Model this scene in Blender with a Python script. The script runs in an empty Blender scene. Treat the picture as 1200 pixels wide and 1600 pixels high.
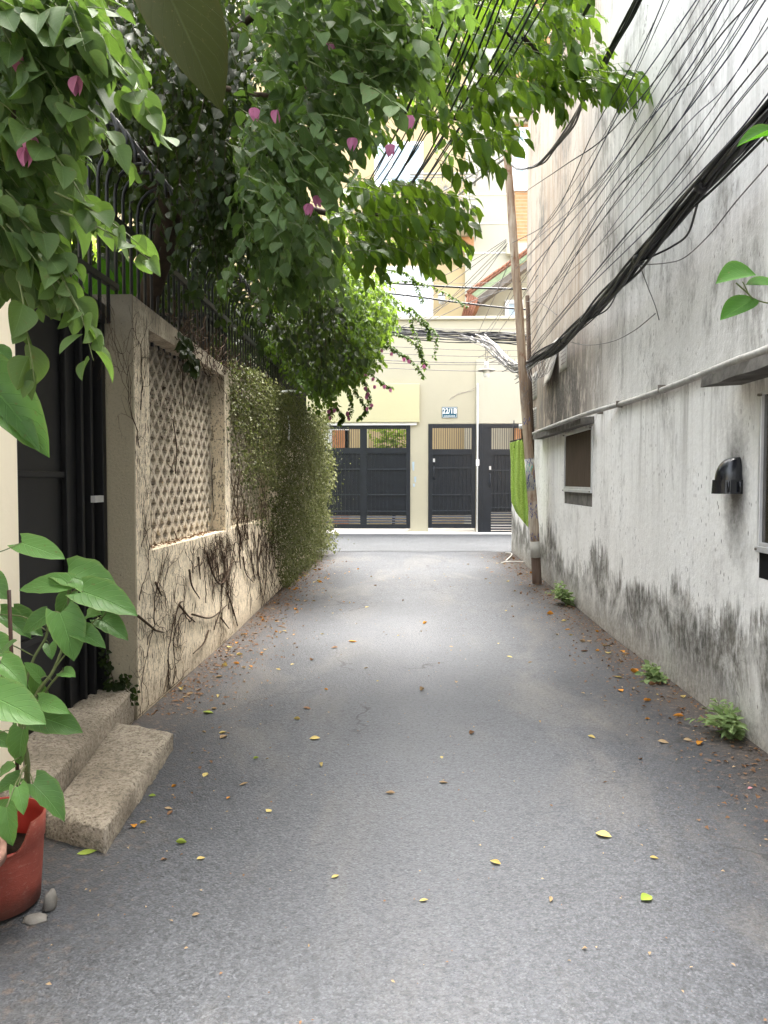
import bpy, math, random
import numpy as np
from mathutils import Vector, Matrix, noise as mnoise

R = math.radians
SC = bpy.context.scene
COL = SC.collection
# ------------------------------------------------------------------ camera, sky, sun, exposure
CAMZ = 1.4
FPX = 1200.0
YAW = math.atan(35/1200); PITCH = math.atan(48/1200)
cd = bpy.data.cameras.new("camera"); cam = bpy.data.objects.new("camera", cd); COL.objects.link(cam)
cd.sensor_fit = 'VERTICAL'; cd.sensor_height = 36; cd.sensor_width = 27; cd.lens = 27.0
cd.clip_start = 0.05; cd.clip_end = 2000
cam.location = (0, 0, CAMZ); cam.rotation_euler = (math.pi/2-PITCH, 0, YAW)
SC.camera = cam
SUN_EL, SUN_AZ = 70, 25       # azimuth clockwise from +Y: soft light from high ahead, slightly right
w = bpy.data.worlds.new("World"); SC.world = w; w.use_nodes = True
wn = w.node_tree; wn.nodes.clear()
sky = wn.nodes.new('ShaderNodeTexSky'); sky.sky_type = 'NISHITA'; sky.sun_disc = False
sky.sun_elevation = R(SUN_EL); sky.sun_rotation = R(SUN_AZ); sky.dust_density = 6; sky.air_density = 1.2; sky.ozone_density = 1
hs = wn.nodes.new('ShaderNodeHueSaturation'); hs.inputs['Saturation'].default_value = 0.35
bg = wn.nodes.new('ShaderNodeBackground'); bg.inputs['Strength'].default_value = 0.15
wo = wn.nodes.new('ShaderNodeOutputWorld')
wn.links.new(sky.outputs[0], hs.inputs['Color']); wn.links.new(hs.outputs[0], bg.inputs[0]); wn.links.new(bg.outputs[0], wo.inputs[0])
sd = bpy.data.lights.new("sun", 'SUN'); sun = bpy.data.objects.new("sun", sd); COL.objects.link(sun)
sd.energy = 1.5; sd.angle = R(30); sd.color = (1, .96, .9)
sdir = Vector((math.sin(R(SUN_AZ))*math.cos(R(SUN_EL)), math.cos(R(SUN_AZ))*math.cos(R(SUN_EL)), math.sin(R(SUN_EL))))
sun.rotation_euler = sdir.to_track_quat('Z', 'Y').to_euler(); sun.location = (0, -5, 20)
SC.view_settings.view_transform = 'Standard'; SC.view_settings.look = 'None'
SC.view_settings.gamma = 1; SC.view_settings.use_curve_mapping = False
SC.view_settings.exposure = 3.4
SC.cycles.max_bounces = 8; SC.cycles.transparent_max_bounces = 8

# ------------------------------------------------------------------ measuring: where a direction seen in the photo meets a plane of the place
_a = math.pi/2-PITCH
def ray(px, py):
    x = (px-600)/FPX; y = -(py-800)/FPX; z = -1
    Y = y*math.cos(_a)-z*math.sin(_a); Z = y*math.sin(_a)+z*math.cos(_a)
    c, s = math.cos(YAW), math.sin(YAW)
    return Vector((c*x-s*Y, s*x+c*Y, Z))
def at(px, py, Y):
    v = ray(px, py); t = Y/v.y; return Vector((v.x*t, Y, CAMZ+v.z*t))
def onx(px, py, X):
    v = ray(px, py); t = X/v.x; return Vector((X, v.y*t, CAMZ+v.z*t))
def onz(px, py, z):
    v = ray(px, py); t = (z-CAMZ)/v.z; return Vector((v.x*t, v.y*t, z))
def gz(Y): return .02*max(0., min(Y, 19.)-7)
def ong(px, py):
    v = ray(px, py); t = 1.4/-v.z
    for i in range(40): t = (CAMZ-gz(v.y*t))/-v.z
    return Vector((v.x*t, v.y*t, CAMZ+v.z*t))

# ------------------------------------------------------------------ node helpers
class NT:
    def __init__(s, name):
        s.m = bpy.data.materials.new(name); s.m.use_nodes = True; s.t = s.m.node_tree; s.t.nodes.clear()
        s.out = s.t.nodes.new('ShaderNodeOutputMaterial')
    def n(s, typ, ins=None, **pr):
        nd = s.t.nodes.new('ShaderNode'+typ)
        for k, v in pr.items(): setattr(nd, k, v)
        for k, v in (ins or {}).items(): s.put(nd.inputs[k], v)
        return nd
    def put(s, sock, v):
        if isinstance(v, bpy.types.NodeSocket): s.t.links.new(v, sock)
        elif isinstance(v, (tuple, list)) and len(v) == 3 and sock.type == 'RGBA': sock.default_value = (*v, 1)
        else: sock.default_value = v
    def math(s, op, a, b=0., c=0., clamp=False):
        return s.n('Math', {0: a, 1: b, 2: c}, operation=op, use_clamp=clamp).outputs[0]
    def mul(s, a, b): return s.math('MULTIPLY', a, b)
    def add(s, a, b): return s.math('ADD', a, b)
    def sub(s, a, b): return s.math('SUBTRACT', a, b)
    def vscale(s, v, sc): return s.n('VectorMath', {0: v, 1: sc}, operation='MULTIPLY').outputs[0]
    def pos(s): return s.n('NewGeometry').outputs['Position']
    def xyz(s, v):
        o = s.n('SeparateXYZ', {0: v}).outputs; return o[0], o[1], o[2]
    def noise(s, v, sc, det=4., ro=.55, dist=0.):
        return s.n('TexNoise', {'Vector': v, 'Scale': sc, 'Detail': det, 'Roughness': ro, 'Distortion': dist}).outputs['Fac']
    def vor(s, v, sc, feat='F1', out='Distance'):
        return s.n('TexVoronoi', {'Vector': v, 'Scale': sc}, feature=feat).outputs[out]
    def rng(s, v, a, b, c=0., d=1.):
        return s.n('MapRange', {'Value': v, 'From Min': a, 'From Max': b, 'To Min': c, 'To Max': d}).outputs[0]
    def mix(s, f, a, b, bt='MIX'):
        nd = s.n('Mix', data_type='RGBA', blend_type=bt)
        s.put(nd.inputs[0], f); s.put(nd.inputs[6], a); s.put(nd.inputs[7], b); return nd.outputs[2]
    def ramp(s, f, stops):
        nd = s.n('ValToRGB', {0: f}); cr = nd.color_ramp
        while len(cr.elements) < len(stops): cr.elements.new(.5)
        for e, (p, c) in zip(cr.elements, stops): e.position = p; e.color = (*c, 1) if len(c) == 3 else c
        return nd.outputs[0]
    def bump(s, h, st=.3, d=.01): return s.n('Bump', {'Height': h, 'Strength': st, 'Distance': d}).outputs[0]
    def bsdf(s, col, rough=.8, spec=.3, normal=None, metal=0., **kw):
        ins = {'Base Color': col, 'Roughness': rough, 'Specular IOR Level': spec, 'Metallic': metal}
        if normal is not None: ins['Normal'] = normal
        ins.update(kw)
        b = s.n('BsdfPrincipled', ins); s.t.links.new(b.outputs[0], s.out.inputs[0]); return b
MATS = {}
def mat(name):
    return MATS[name]
def simple(name, col, rough=.6, spec=.3, metal=0., var=.12, scale=8., bump=0., stretch=(1, 1, 1)):
    k = NT(name); p = k.vscale(k.pos(), stretch); n = k.noise(p, scale, 6, .65)
    lo = tuple(c*(1-var) for c in col); hi = tuple(min(1, c*(1+var)) for c in col)
    c = k.mix(k.rng(n, .3, .7), lo, hi)
    k.bsdf(c, rough, spec, k.bump(n, bump, .01) if bump else None, metal)
    MATS[name] = k.m; return k.m

# --- asphalt
def m_asphalt(name, base, dirt_shade):
    k = NT(name); p = k.pos(); x, y, z = k.xyz(p)
    big = k.noise(p, .7, 5, .6); mid = k.noise(p, 4., 5, .6); fine = k.noise(p, 60, 3, .7); agg = k.vor(p, 110); cellc = k.n('SeparateColor', {0: k.vor(p, 62, out='Color')}).outputs[1]; cell2 = k.n('SeparateColor', {0: k.vor(p, 130, out='Color')}).outputs[2]
    c = k.mix(k.rng(big, .35, .65), tuple(b*.86 for b in base), tuple(b*1.14 for b in base))
    c = k.mix(k.rng(mid, .35, .75, 0, .35), c, tuple(b*1.3 for b in base))
    c = k.mix(k.rng(fine, .40, .62, 0, .55), c, tuple(b*.50 for b in base))
    c = k.mix(k.rng(cellc, .62, .98, 0, .75), c, tuple(b*.30 for b in base)); c = k.mix(k.rng(cell2, .55, 1., 0, .6), c, tuple(b*.35 for b in base)); c = k.mix(k.rng(cell2, .30, .0, 0, .5), c, tuple(b*1.9 for b in base))
    spk = k.vor(p, 85, out='Color'); sr = k.n('SeparateColor', {0: spk}).outputs[0]
    c = k.mix(k.mul(k.rng(sr, .80, .98), k.rng(agg, .45, .2)), c, (base[0]*2.0, base[1]*1.95, base[2]*1.9))
    # dust: pale earth fans that wash out from the walls, middle lightened as tyre wear plus painted sky light
    sv = k.vscale(p, (1.2, .5, 1)); d1 = k.noise(sv, 1.3, 5, .65, .6)
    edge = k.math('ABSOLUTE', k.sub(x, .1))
    if dirt_shade:
        dm = k.mul(k.rng(d1, .50, .68), k.rng(edge, .2, 1.2, .25, .6))
        c = k.mix(dm, c, (.155, .142, .124))
        c = k.mix(k.rng(k.add(edge, k.mul(k.noise(p, 1.6, 5, .65), .7)), 1.15, 1.85, 0, .75), c, tuple(b*.42 for b in base))  # painted shade: asphalt colour darkened towards both walls
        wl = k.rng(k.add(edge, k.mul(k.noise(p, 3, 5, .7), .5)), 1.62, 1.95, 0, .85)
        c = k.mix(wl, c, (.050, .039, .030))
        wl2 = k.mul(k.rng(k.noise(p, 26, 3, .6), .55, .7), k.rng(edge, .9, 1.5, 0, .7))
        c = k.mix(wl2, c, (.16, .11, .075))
        worn_lit = k.rng(k.add(edge, k.mul(k.noise(p, 1.1, 4, .6), .8)), 1.45, .45, 0, .75)
        worn_lit = k.mul(worn_lit, k.rng(y, 1.5, 5.5, .35, 1.)); worn_lit = k.mul(worn_lit, k.rng(y, 6.5, 10., 1., .0))
        c = k.mix(worn_lit, c, (base[0]*1.75, base[1]*1.72, base[2]*1.66))
        sp_ = k.noise(p, 48, 4, .8); c = k.mix(k.rng(sp_, .52, .62, 0, .55), c, (base[0]*.42, base[1]*.42, base[2]*.43))
        cr = k.vor(k.n('VectorMath', {0: p, 1: k.vscale(k.n('TexNoise', {'Vector': p, 'Scale': 5., 'Detail': 6.}).outputs['Color'], (.35, .35, 0))}, operation='ADD').outputs[0], .55, 'DISTANCE_TO_EDGE')
        c = k.mix(k.mul(k.rng(cr, .007, .002), k.rng(k.noise(p, .8, 2), .52, .58, 0, .7)), c, (.02, .02, .02))
        tar = k.mul(k.rng(k.noise(p, 2.6, 6, .7), .66, .72), .35)
        c = k.mix(tar, c, (.07, .065, .06))
    h = k.add(k.mul(agg, 1.2), k.mul(fine, .8))
    k.bsdf(c, .72, .35, k.bump(h, .7, .006))
    MATS[name] = k.m
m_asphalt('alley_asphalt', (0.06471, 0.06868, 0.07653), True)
m_asphalt('street_asphalt', (0.07741, 0.08134, 0.08659), False)
simple('soil_ground', (.16, .14, .11), .95, var=.3)

# --- right wall plaster, weathered
def m_oldwall():
    k = NT('weathered_plaster'); p = k.pos(); x, y, z = k.xyz(p)
    mott = k.noise(p, 1.2, 6, .6); fine = k.noise(p, 30, 4, .7)
    white = k.mix(k.rng(mott, .3, .7), (.80, .79, .755), (.88, .875, .85))
    peach = k.mix(k.rng(mott, .3, .7), (.47, .395, .315), (.57, .50, .415))
    grey = k.mix(k.rng(mott, .3, .7), (.62, .61, .585), (.76, .75, .725))
    yj = k.add(y, k.mul(k.sub(k.noise(p, .8, 3), .5), .8))
    up = k.mix(k.rng(yj, 6.6, 8.6), grey, peach)
    zz = k.rng(z, 2.05, 2.10)
    c = k.mix(zz, white, up)
    # long rain streaks
    s1 = k.noise(k.vscale(p, (1, 4.5, .28)), 1.6, 7, .72, .25)
    s2 = k.noise(k.vscale(p, (1, 14., .5)), 1.5, 6, .7)
    stc = k.mix(k.rng(yj, 6.8, 8.8), (.23, .225, .215), (.36, .25, .17))
    hz = k.rng(z, 1.9, 2.6, .12, 1.)
    lf = k.rng(k.noise(p, .55, 3, .5), .38, .60, .15, 1.)
    fl = k.rng(yj, 6.5, 9.); s3 = k.noise(k.vscale(p, (1, 2.2, .16)), 1.9, 5, .6, .1)
    c = k.mix(k.mul(k.mul(k.rng(s1, .46, .62), k.add(.55, k.mul(fl, .3))), k.mul(hz, lf)), c, stc)
    c = k.mix(k.mul(k.mul(k.rng(s2, .50, .66), k.add(.30, k.mul(fl, .5))), k.mul(hz, k.add(lf, .1))), c, stc)
    c = k.mix(k.mul(k.rng(s3, .55, .68), k.mul(k.mul(hz, .6), lf)), c, k.mix(fl, (.30, .30, .29), (.24, .17, .12)))
    s4 = k.noise(k.vscale(p, (1, 30, .45)), 1.6, 5, .65, .1)
    c = k.mix(k.mul(k.rng(s4, .535, .62), k.mul(k.add(.12, k.mul(fl, .88)), k.mul(hz, k.rng(k.noise(p, 1.3, 4, .6), .40, .58, .2, 1.)))), c, (.20, .135, .09))
    bl = k.noise(k.vscale(p, (1, 1, .8)), 5.5, 7, .75); c = k.mix(k.mul(k.rng(bl, .55, .66), k.mul(hz, .35)), c, (.40, .385, .36))
    # black mould drifts
    m1 = k.noise(k.vscale(p, (1, 1.3, .7)), 1.1, 8, .72, .3); m2 = k.noise(k.vscale(p, (1, 1, .35)), 16, 6, .7)
    mm = k.mul(k.rng(m1, .50, .66), k.rng(m2, .34, .58))
    c = k.mix(k.mul(mm, k.rng(z, 1.7, 2.4, .25, .95)), c, (.10, .095, .085))
    # soot patch above the far window and the pipe
    dx = k.math('DIVIDE', k.sub(y, 9.3), 1.5); dz = k.math('DIVIDE', k.sub(z, 2.25), .75)
    dd = k.math('SQRT', k.add(k.mul(dx, dx), k.mul(dz, dz)))
    c = k.mix(k.mul(k.mul(k.rng(k.add(dd, k.mul(s2, .9)), 2.0, 1.0), .97), k.mul(k.rng(k.noise(k.vscale(p, (1, 1, .4)), 6, 7, .75), .36, .50), k.rng(z, 2.0, 2.12))), c, (.07, .06, .05))
    # pale drip band under the pipe, grey wash
    c = k.mix(k.mul(k.rng(s1, .5, .66), k.mul(k.rng(z, 1.0, 2.05, 0, .8), k.rng(z, 2.12, 2.06))), c, (.33, .31, .28))
    c = k.mix(k.mul(k.mul(k.rng(m1, .52, .62), k.rng(m2, .44, .60)), k.rng(z, .5, 1.2, 0, .45)), c, (.25, .235, .21))
    # rising damp: ragged dark foot in big drifts
    n1 = k.noise(k.vscale(p, (1, .9, .8)), 1.0, 3, .6); n2 = k.noise(k.vscale(p, (1, 2.2, .7)), 3.2, 8, .72, .3); n3 = k.noise(k.vscale(p, (1, 6, .6)), 6, 6, .75)
    line = k.add(k.add(.10, k.mul(k.rng(n1, .3, .7), .50)), k.add(k.mul(k.rng(n2, .3, .7), .34), k.mul(k.rng(n3, .3, .7), .20)))
    gz_ = k.sub(z, k.mul(k.math('MAXIMUM', k.sub(y, 7), 0), .02))
    under = k.sub(line, gz_)
    damp = k.rng(under, -.05, .10)
    heart = k.mul(k.rng(k.noise(k.vscale(p, (1, 1, .9)), 2.1, 8, .74, .4), .35, .51), k.rng(k.noise(k.vscale(p, (1, 1.5, .6)), 14, 6, .75), .30, .55, .35, 1.))
    bleach = k.rng(gz_, .02, .30, .45, 1.)
    dc = k.mix(k.rng(k.noise(p, 5, 6, .7), .35, .65), (.055, .055, .046), (.165, .155, .13))
    c = k.mix(k.mul(damp, .35), c, (.42, .39, .34))
    c = k.mix(k.mul(k.mul(damp, heart), bleach), c, dc)
    foot = k.rng(k.add(gz_, k.mul(k.noise(p, 7, 5, .7), .22)), .34, .10, 0, .75)
    c = k.mix(foot, c, k.mix(k.rng(fine, .4, .6), (.15, .13, .10), (.40, .36, .30)))
    # flaked paint edge along the top of the damp
    c = k.mix(k.mul(k.rng(k.math('ABSOLUTE', under), .012, .004), k.rng(k.noise(p, 1.7, 3), .48, .56, 0, .75)), c, (.14, .13, .12))
    # smear round the vent
    vx = k.math('DIVIDE', k.sub(y, 4.40), .17); vz = k.math('DIVIDE', k.sub(z, 1.38), .42)
    vd = k.math('SQRT', k.add(k.mul(vx, vx), k.mul(vz, vz)))
    c = k.mix(k.rng(k.add(vd, k.mul(k.noise(p, 14, 6, .75), 1.1)), 1.75, .85, 0, .9), c, (.095, .09, .085))
    # chips and pocks
    ch = k.vor(k.vscale(p, (1, 1.5, .7)), 17); cm = k.noise(p, 2.4, 4, .6)
    c = k.mix(k.mul(k.rng(k.add(ch, k.mul(k.noise(p, 60, 3), .16)), .27, .20), k.rng(cm, .44, .58, 0, .9)), c, (.24, .22, .20))
    # cracks
    vv = k.n('VectorMath', {0: p, 1: k.vscale(k.n('TexNoise', {'Vector': p, 'Scale': 3., 'Detail': 5.}).outputs['Color'], (.5, .5, .5))}, operation='ADD').outputs[0]
    cr = k.vor(vv, .9, 'DISTANCE_TO_EDGE'); cmask = k.rng(k.noise(p, .9, 2), .56, .62)
    c = k.mix(k.mul(k.rng(cr, .006, .002), k.mul(cmask, .6)), c, (.12, .11, .10))
    # peeled flakes with hard outline
    pe = k.noise(k.vscale(p, (1, 1.2, .8)), 3.4, 7, .7); pm = k.mul(k.rng(pe, .640, .650), k.rng(z, .3, 2.4, 1, .35))
    c = k.mix(k.mul(pm, .55), c, (.47, .45, .41))
    c = k.mix(k.rng(fine, .35, .7, 0, .22), c, (.42, .40, .37))
    h = k.add(k.add(k.mul(fine, .25), k.mul(mott, .6)), k.add(k.mul(pm, -.35), k.mul(k.noise(p, 9, 6, .7), .5)))
    k.bsdf(c, .88, .2, k.bump(h, .55, .02))
    MATS['weathered_plaster'] = k.m
m_oldwall()

def m_leftwall(name, cream, marks):
    k = NT(name); p = k.pos(); x, y, z = k.xyz(p)
    mott = k.noise(p, 2.2, 5, .6); grit = k.noise(p, 70, 4, .75)
    c = k.mix(k.rng(mott, .3, .7), tuple(v*.93 for v in cream), tuple(min(.9, v*1.05) for v in cream))
    c = k.mix(k.rng(grit, .50, .66, 0, .40), c, tuple(v*.55 for v in cream))
    h = k.add(grit, k.mul(k.noise(p, 24, 4, .6), .6))
    # clinging rootlet scars: short upright dashes
    a = k.noise(k.vscale(p, (1., 1.9, .42)), 34, 3, .6, .4); b = k.noise(k.vscale(p, (1, 1, 1)), 1.6, 4, .65)
    if marks:
        c = k.mix(k.mul(k.rng(a, .565, .61), k.rng(b, .36, .56, .30, .95)), c, (.075, .052, .035))
        a2 = k.noise(k.vscale(p, (1., 1.6, .6)), 75, 2, .6); c = k.mix(k.mul(k.rng(a2, .60, .66), .8), c, (.10, .07, .045))
        g = k.noise(k.vscale(p, (1, 1.3, .6)), 11, 7, .75, 1.2)
        c = k.mix(k.mul(k.rng(k.math('ABSOLUTE', k.sub(g, .5)), .016, .004), k.rng(b, .42, .6, 0, .8)), c, (.07, .045, .03))
    sp = k.vor(p, 30); c = k.mix(k.mul(k.rng(sp, .14, .08), k.rng(mott, .45, .6, .1, .8)), c, (.10, .08, .06))
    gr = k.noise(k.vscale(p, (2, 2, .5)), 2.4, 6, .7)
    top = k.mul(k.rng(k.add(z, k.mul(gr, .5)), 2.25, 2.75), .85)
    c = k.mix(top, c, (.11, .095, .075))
    foot = k.rng(k.add(z, k.mul(k.noise(p, 6, 5, .7), .18)), .30, .07, 0, .5)
    c = k.mix(foot, c, (.17, .13, .09))
    k.bsdf(c, .9, .15, k.bump(h, .6, .008)); MATS[name] = k.m
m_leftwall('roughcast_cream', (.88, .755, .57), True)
m_leftwall('pier_side_shaded', (.34, .295, .21), False)  # pier end as a darker cream: its shade is put into the colour
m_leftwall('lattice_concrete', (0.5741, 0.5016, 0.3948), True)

def m_plain_wall(name, col, st=.3, stc=(.45, .38, .28)):
    k = NT(name); p = k.pos(); n = k.noise(p, .9, 5, .6); s = k.noise(k.vscale(p, (5, 5, .35)), 1.6, 6, .65)
    c = k.mix(k.rng(n, .3, .7), tuple(v*.93 for v in col), col)
    c = k.mix(k.rng(s, .56, .76, 0, st), c, stc)
    k.bsdf(c, .8, .25, k.bump(k.noise(p, 26, 4, .6), .15, .01)); MATS[name] = k.m
m_plain_wall('ivory_wall', (0.4508, 0.4173, 0.3104), .25)
m_plain_wall('ivory_wall_light', (0.4875, 0.4629, 0.3673), .2)
m_plain_wall('lemon_wall', (0.5392, 0.5065, 0.3105), .12)
m_plain_wall('yellow_wall', (0.504, 0.396, 0.225), .15)
m_plain_wall('cream_pillar', (.86, .77, .60), .12)
simple('white_paint', (.80, .80, .79), .5, var=.04)
simple('white_tile', (.72, .70, .66), .4, var=.08)
simple('gate_black', (.013, .016, .021), .42, .4, var=.25, scale=5)
simple('gate_edge', (.03, .035, .043), .38, .4, var=.2)
simple('iron_black', (0.0090, 0.0090, 0.0100), .45, .4, var=.3)
simple('cable_black', (0.0065, 0.0065, 0.0085), .5, .4, var=.2)
simple('cable_navy', (.016, .018, .050), .5, .4, var=.2)
simple('cable_grey', (0.1800, 0.1740, 0.1680), .7, .2, var=.35, scale=12)
simple('cable_pale', (.52, .50, .46), .7, .2, var=.3, scale=12)
simple('pvc_grey', (0.3360, 0.3280, 0.3040), .6, .3, var=.25, scale=14, bump=.2)
simple('aluminium', (.62, .62, .62), .4, .4, .5, var=.12)
simple('dark_glass', (0.0180, 0.0144, 0.0112), .18, .5, var=.3)
simple('curtain_brown', (0.0766, 0.0568, 0.0406), .9, .1, var=.3, scale=9, stretch=(1, 6, .5))
simple('dark_void', (.012, .012, .012), .9, .1)
simple('vent_plastic', (0.0096, 0.01, 0.0128), .22, .5, var=.2)
simple('old_concrete', (0.135, 0.126, 0.1125), .92, .15, var=.4, scale=9, bump=.6)
simple('brown_mortar', (.075, .052, .036), .95, .1, var=.3)
simple('orange_brick', (0.4960, 0.2640, 0.1280), .85, .2, var=.2)
simple('roof_tile', (.23, .105, .065), .8, .2, var=.35, scale=12)
simple('fascia_green', (.26, .32, .19), .6, .3, var=.15)
simple('soffit_grey', (.16, .14, .12), .8, .2, var=.3)
simple('glass_blue', (.38, .48, .56), .15, .5, var=.12, scale=2)
simple('glass_pale', (.62, .66, .68), .2, .5, var=.08, scale=2)
simple('sign_blue', (0.01875, 0.09, 0.135), .45, .4, var=.08)
simple('sign_white', (.82, .82, .80), .5, .3, var=.03)
simple('marker_blue', (0.0400, 0.0720, 0.2640), .7, .2, var=.2)
simple('marker_green', (.03, .42, .30), .7, .2, var=.2)
simple('paper', (0.4500, 0.4275, 0.3750), .8, .1, var=.14)
simple('paper_ink', (.26, .23, .22), .8, .1, var=.3)
def m_pot(col):
    k = NT('terracotta_plastic'); p = k.pos(); x, y, z = k.xyz(p); n = k.noise(p, 9, 5, .65); f = k.noise(k.vscale(p, (1, 1, 2.5)), 42, 5, .7)
    c = k.mix(k.rng(n, .3, .7), tuple(q*.8 for q in col), tuple(q*1.15 for q in col))
    c = k.mix(k.mul(k.rng(f, .56, .68), .5), c, (.38, .20, .16))
    c = k.mix(k.rng(k.add(z, k.mul(n, .12)), .13, .05, 0, .6), c, (.15, .10, .08))
    c = k.mix(k.mul(k.rng(k.noise(k.vscale(p, (14, 14, 1)), 1.5, 5, .6), .56, .66), .35), c, (.30, .16, .13))
    k.bsdf(c, .62, .3, k.bump(k.add(f, n), .25, .006)); MATS['terracotta_plastic'] = k.m
m_pot((.285, .066, .046))
simple('terracotta_inner', (.34, .03, .02), .6, .3, var=.1)
simple('clay_pale', (0.231, 0.132, 0.099), .8, .2, var=.15)
simple('soil', (0.0175, 0.0110, 0.0075), .95, .1, var=.4, scale=40, bump=.6)
simple('bark', (0.0850, 0.0600, 0.0425), .9, .15, var=.35, scale=20, bump=.6, stretch=(1, 1, .3))
simple('bark_dark', (0.0350, 0.0245, 0.0175), .9, .15, var=.3, scale=20, bump=.5)
simple('dry_vine', (.065, .044, .030), .9, .1, var=.4, scale=30)
simple('green_stem', (0.1100, 0.1350, 0.0500), .6, .3, var=.2)
simple('stake_brown', (0.0360, 0.0150, 0.0090), .6, .3, var=.3)
simple('brown_door', (.36, .17, .08), .5, .3, var=.2)
simple('olive_leaf_back', (0.0286, 0.0338, 0.0065), .95, .0, var=.2, scale=5)
simple('rust_brown', (.20, .09, .04), .8, .2, var=.3)
simple('gate_soot', (.0055, .0055, .006), .5, .3, var=.3, scale=4)
def m_pole():
    k = NT('pole_timber'); p = k.pos(); x, y, z = k.xyz(p)
    s = k.noise(k.vscale(p, (16, 16, .8)), 1.5, 6, .7); b = k.noise(k.vscale(p, (3, 3, 1)), 1.3, 5, .6)
    c = k.mix(k.rng(s, .35, .65), (.20, .12, .075), (.48, .38, .28))
    c = k.mix(k.rng(b, .48, .62, 0, .7), c, (.60, .53, .43))
    c = k.mix(k.rng(k.noise(p, 5, 5, .7), .56, .68, 0, .7), c, (.22, .085, .04))
    c = k.mix(k.rng(z, .75, .45, 0, .85), c, (.10, .06, .045))
    k.bsdf(c, .85, .2, k.bump(s, .5, .01)); MATS['pole_timber'] = k.m
m_pole()
def m_step():
    k = NT('pitted_stone'); p = k.pos(); n = k.noise(p, 3, 6, .65); g = k.noise(p, 55, 4, .75); pit = k.vor(p, 42)
    c = k.mix(k.rng(n, .3, .7), (.20, .17, .13), (.36, .315, .25))
    c = k.mix(k.rng(g, .45, .62, 0, .65), c, (.065, .052, .038))
    c = k.mix(k.mul(k.rng(pit, .22, .10), k.rng(n, .4, .6, .2, .9)), c, (.07, .055, .04))
    h = k.add(k.mul(g, .7), k.add(k.mul(k.rng(pit, 0, .3), .7), k.mul(k.noise(p, 12, 5, .7), .9)))
    k.bsdf(c, .9, .15, k.bump(h, .9, .012)); MATS['pitted_stone'] = k.m
m_step()
def m_towel():
    k = NT('lime_towel'); p = k.pos(); n = k.noise(p, 70, 3, .7); s = k.noise(k.vscale(p, (1, 1, .3)), 26, 4, .6)
    c = k.mix(k.rng(n, .35, .65), (.34, .54, .07), (.60, .80, .20))
    k.bsdf(c, .95, .1, k.bump(k.add(n, s), .8, .012), **{'Sheen Weight': .2}); MATS['lime_towel'] = k.m
m_towel()

# --- leaves: colour differs leaf by leaf ('var'), veins from the leaf's own uv; thin, so light passes through
def m_leaf(name, dark, light, trans, rough=.6, tfac=.32, vein=.35, nveins=7, bump=.25):
    k = NT(name); v = k.n('Attribute', attribute_name='var').outputs['Fac']
    uv = k.n('UVMap').outputs[0]; u, vv, _ = k.xyz(uv)
    c = k.mix(v, dark, light)
    n = k.noise(k.pos(), 22, 3, .6); c = k.mix(k.rng(n, .3, .75, 0, .30), c, light)
    av = k.math('ABSOLUTE', k.sub(vv, .5))
    mid = k.rng(av, .022, .006)
    sv = k.math('FRACT', k.mul(k.sub(u, k.mul(av, .75)), float(nveins))); sd_ = k.rng(k.math('ABSOLUTE', k.sub(sv, .5)), .06, .0)
    vm = k.math('MAXIMUM', mid, k.mul(sd_, .6))
    c = k.mix(k.mul(vm, vein), c, tuple(min(1, q*1.7+.02) for q in light))
    bsp = k.noise(k.pos(), 48, 4, .7); c = k.mix(k.mul(k.rng(bsp, .635, .67), .65), c, (.10, .075, .03))
    edge = k.rng(k.add(av, k.mul(k.noise(k.pos(), 30, 3, .6), .16)), .50, .58, 0, .55); c = k.mix(edge, c, (light[0]*1.3, light[1]*.95, light[2]))
    nrm = k.bump(k.mul(vm, -1.), bump, .004)
    b = k.bsdf(c, rough, .18, nrm)
    tr = k.n('BsdfTranslucent', {'Color': k.mix(.5, c, trans), 'Normal': nrm})
    ms = k.n('MixShader', {0: tfac, 1: b.outputs[0], 2: tr.outputs[0]})
    k.t.links.new(ms.outputs[0], k.out.inputs[0]); MATS[name] = k.m
m_leaf('bougainvillea_leaf', (.014, .030, .008), (.080, .130, .042), (.20, .36, .035))
m_leaf('tree_leaf', (0.01224, 0.03264, 0.00612), (0.0612, 0.1274, 0.01632), (0.3264, 0.5304, 0.0306), .4, .36)
m_leaf('vine_leaf', (0.018, 0.0432, 0.0063), (0.072, 0.135, 0.018), (0.324, 0.504, 0.045), .5, .36)
m_leaf('shade_leaf', (0.005022, 0.0106, 0.002232), (0.01897, 0.03348, 0.00558), (0.07812, 0.1339, 0.01116), .5, .28)  # leaf green darkened, the deep shade of the recess put into the colour
m_leaf('creeper_leaf', (0.0198, 0.0252, 0.0063), (0.153, 0.162, 0.0612), (0.216, 0.288, 0.054), .55, .22)
m_leaf('mulberry_leaf', (0.0377, 0.0899, 0.02465), (0.1087, 0.2248, 0.0609), (0.203, 0.435, 0.0435), .42, .25, .32, 7, .6)
m_leaf('lime_leaf', (.020, .080, .004), (.055, .14, .012), (.10, .30, .012), .85, .4, .3)
m_leaf('garden_leaf', (.045, .09, .01), (.20, .28, .04), (.45, .62, .07), .5, .5)
m_leaf('pink_bract', (0.33, 0.0975, 0.18), (0.51, 0.21, 0.345), (0.75, 0.3, 0.51), .6, .4, .25)
m_leaf('weed_leaf', (0.072, 0.128, 0.0352), (0.24, 0.32, 0.136), (0.4, 0.56, 0.192), .6, .3)
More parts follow.
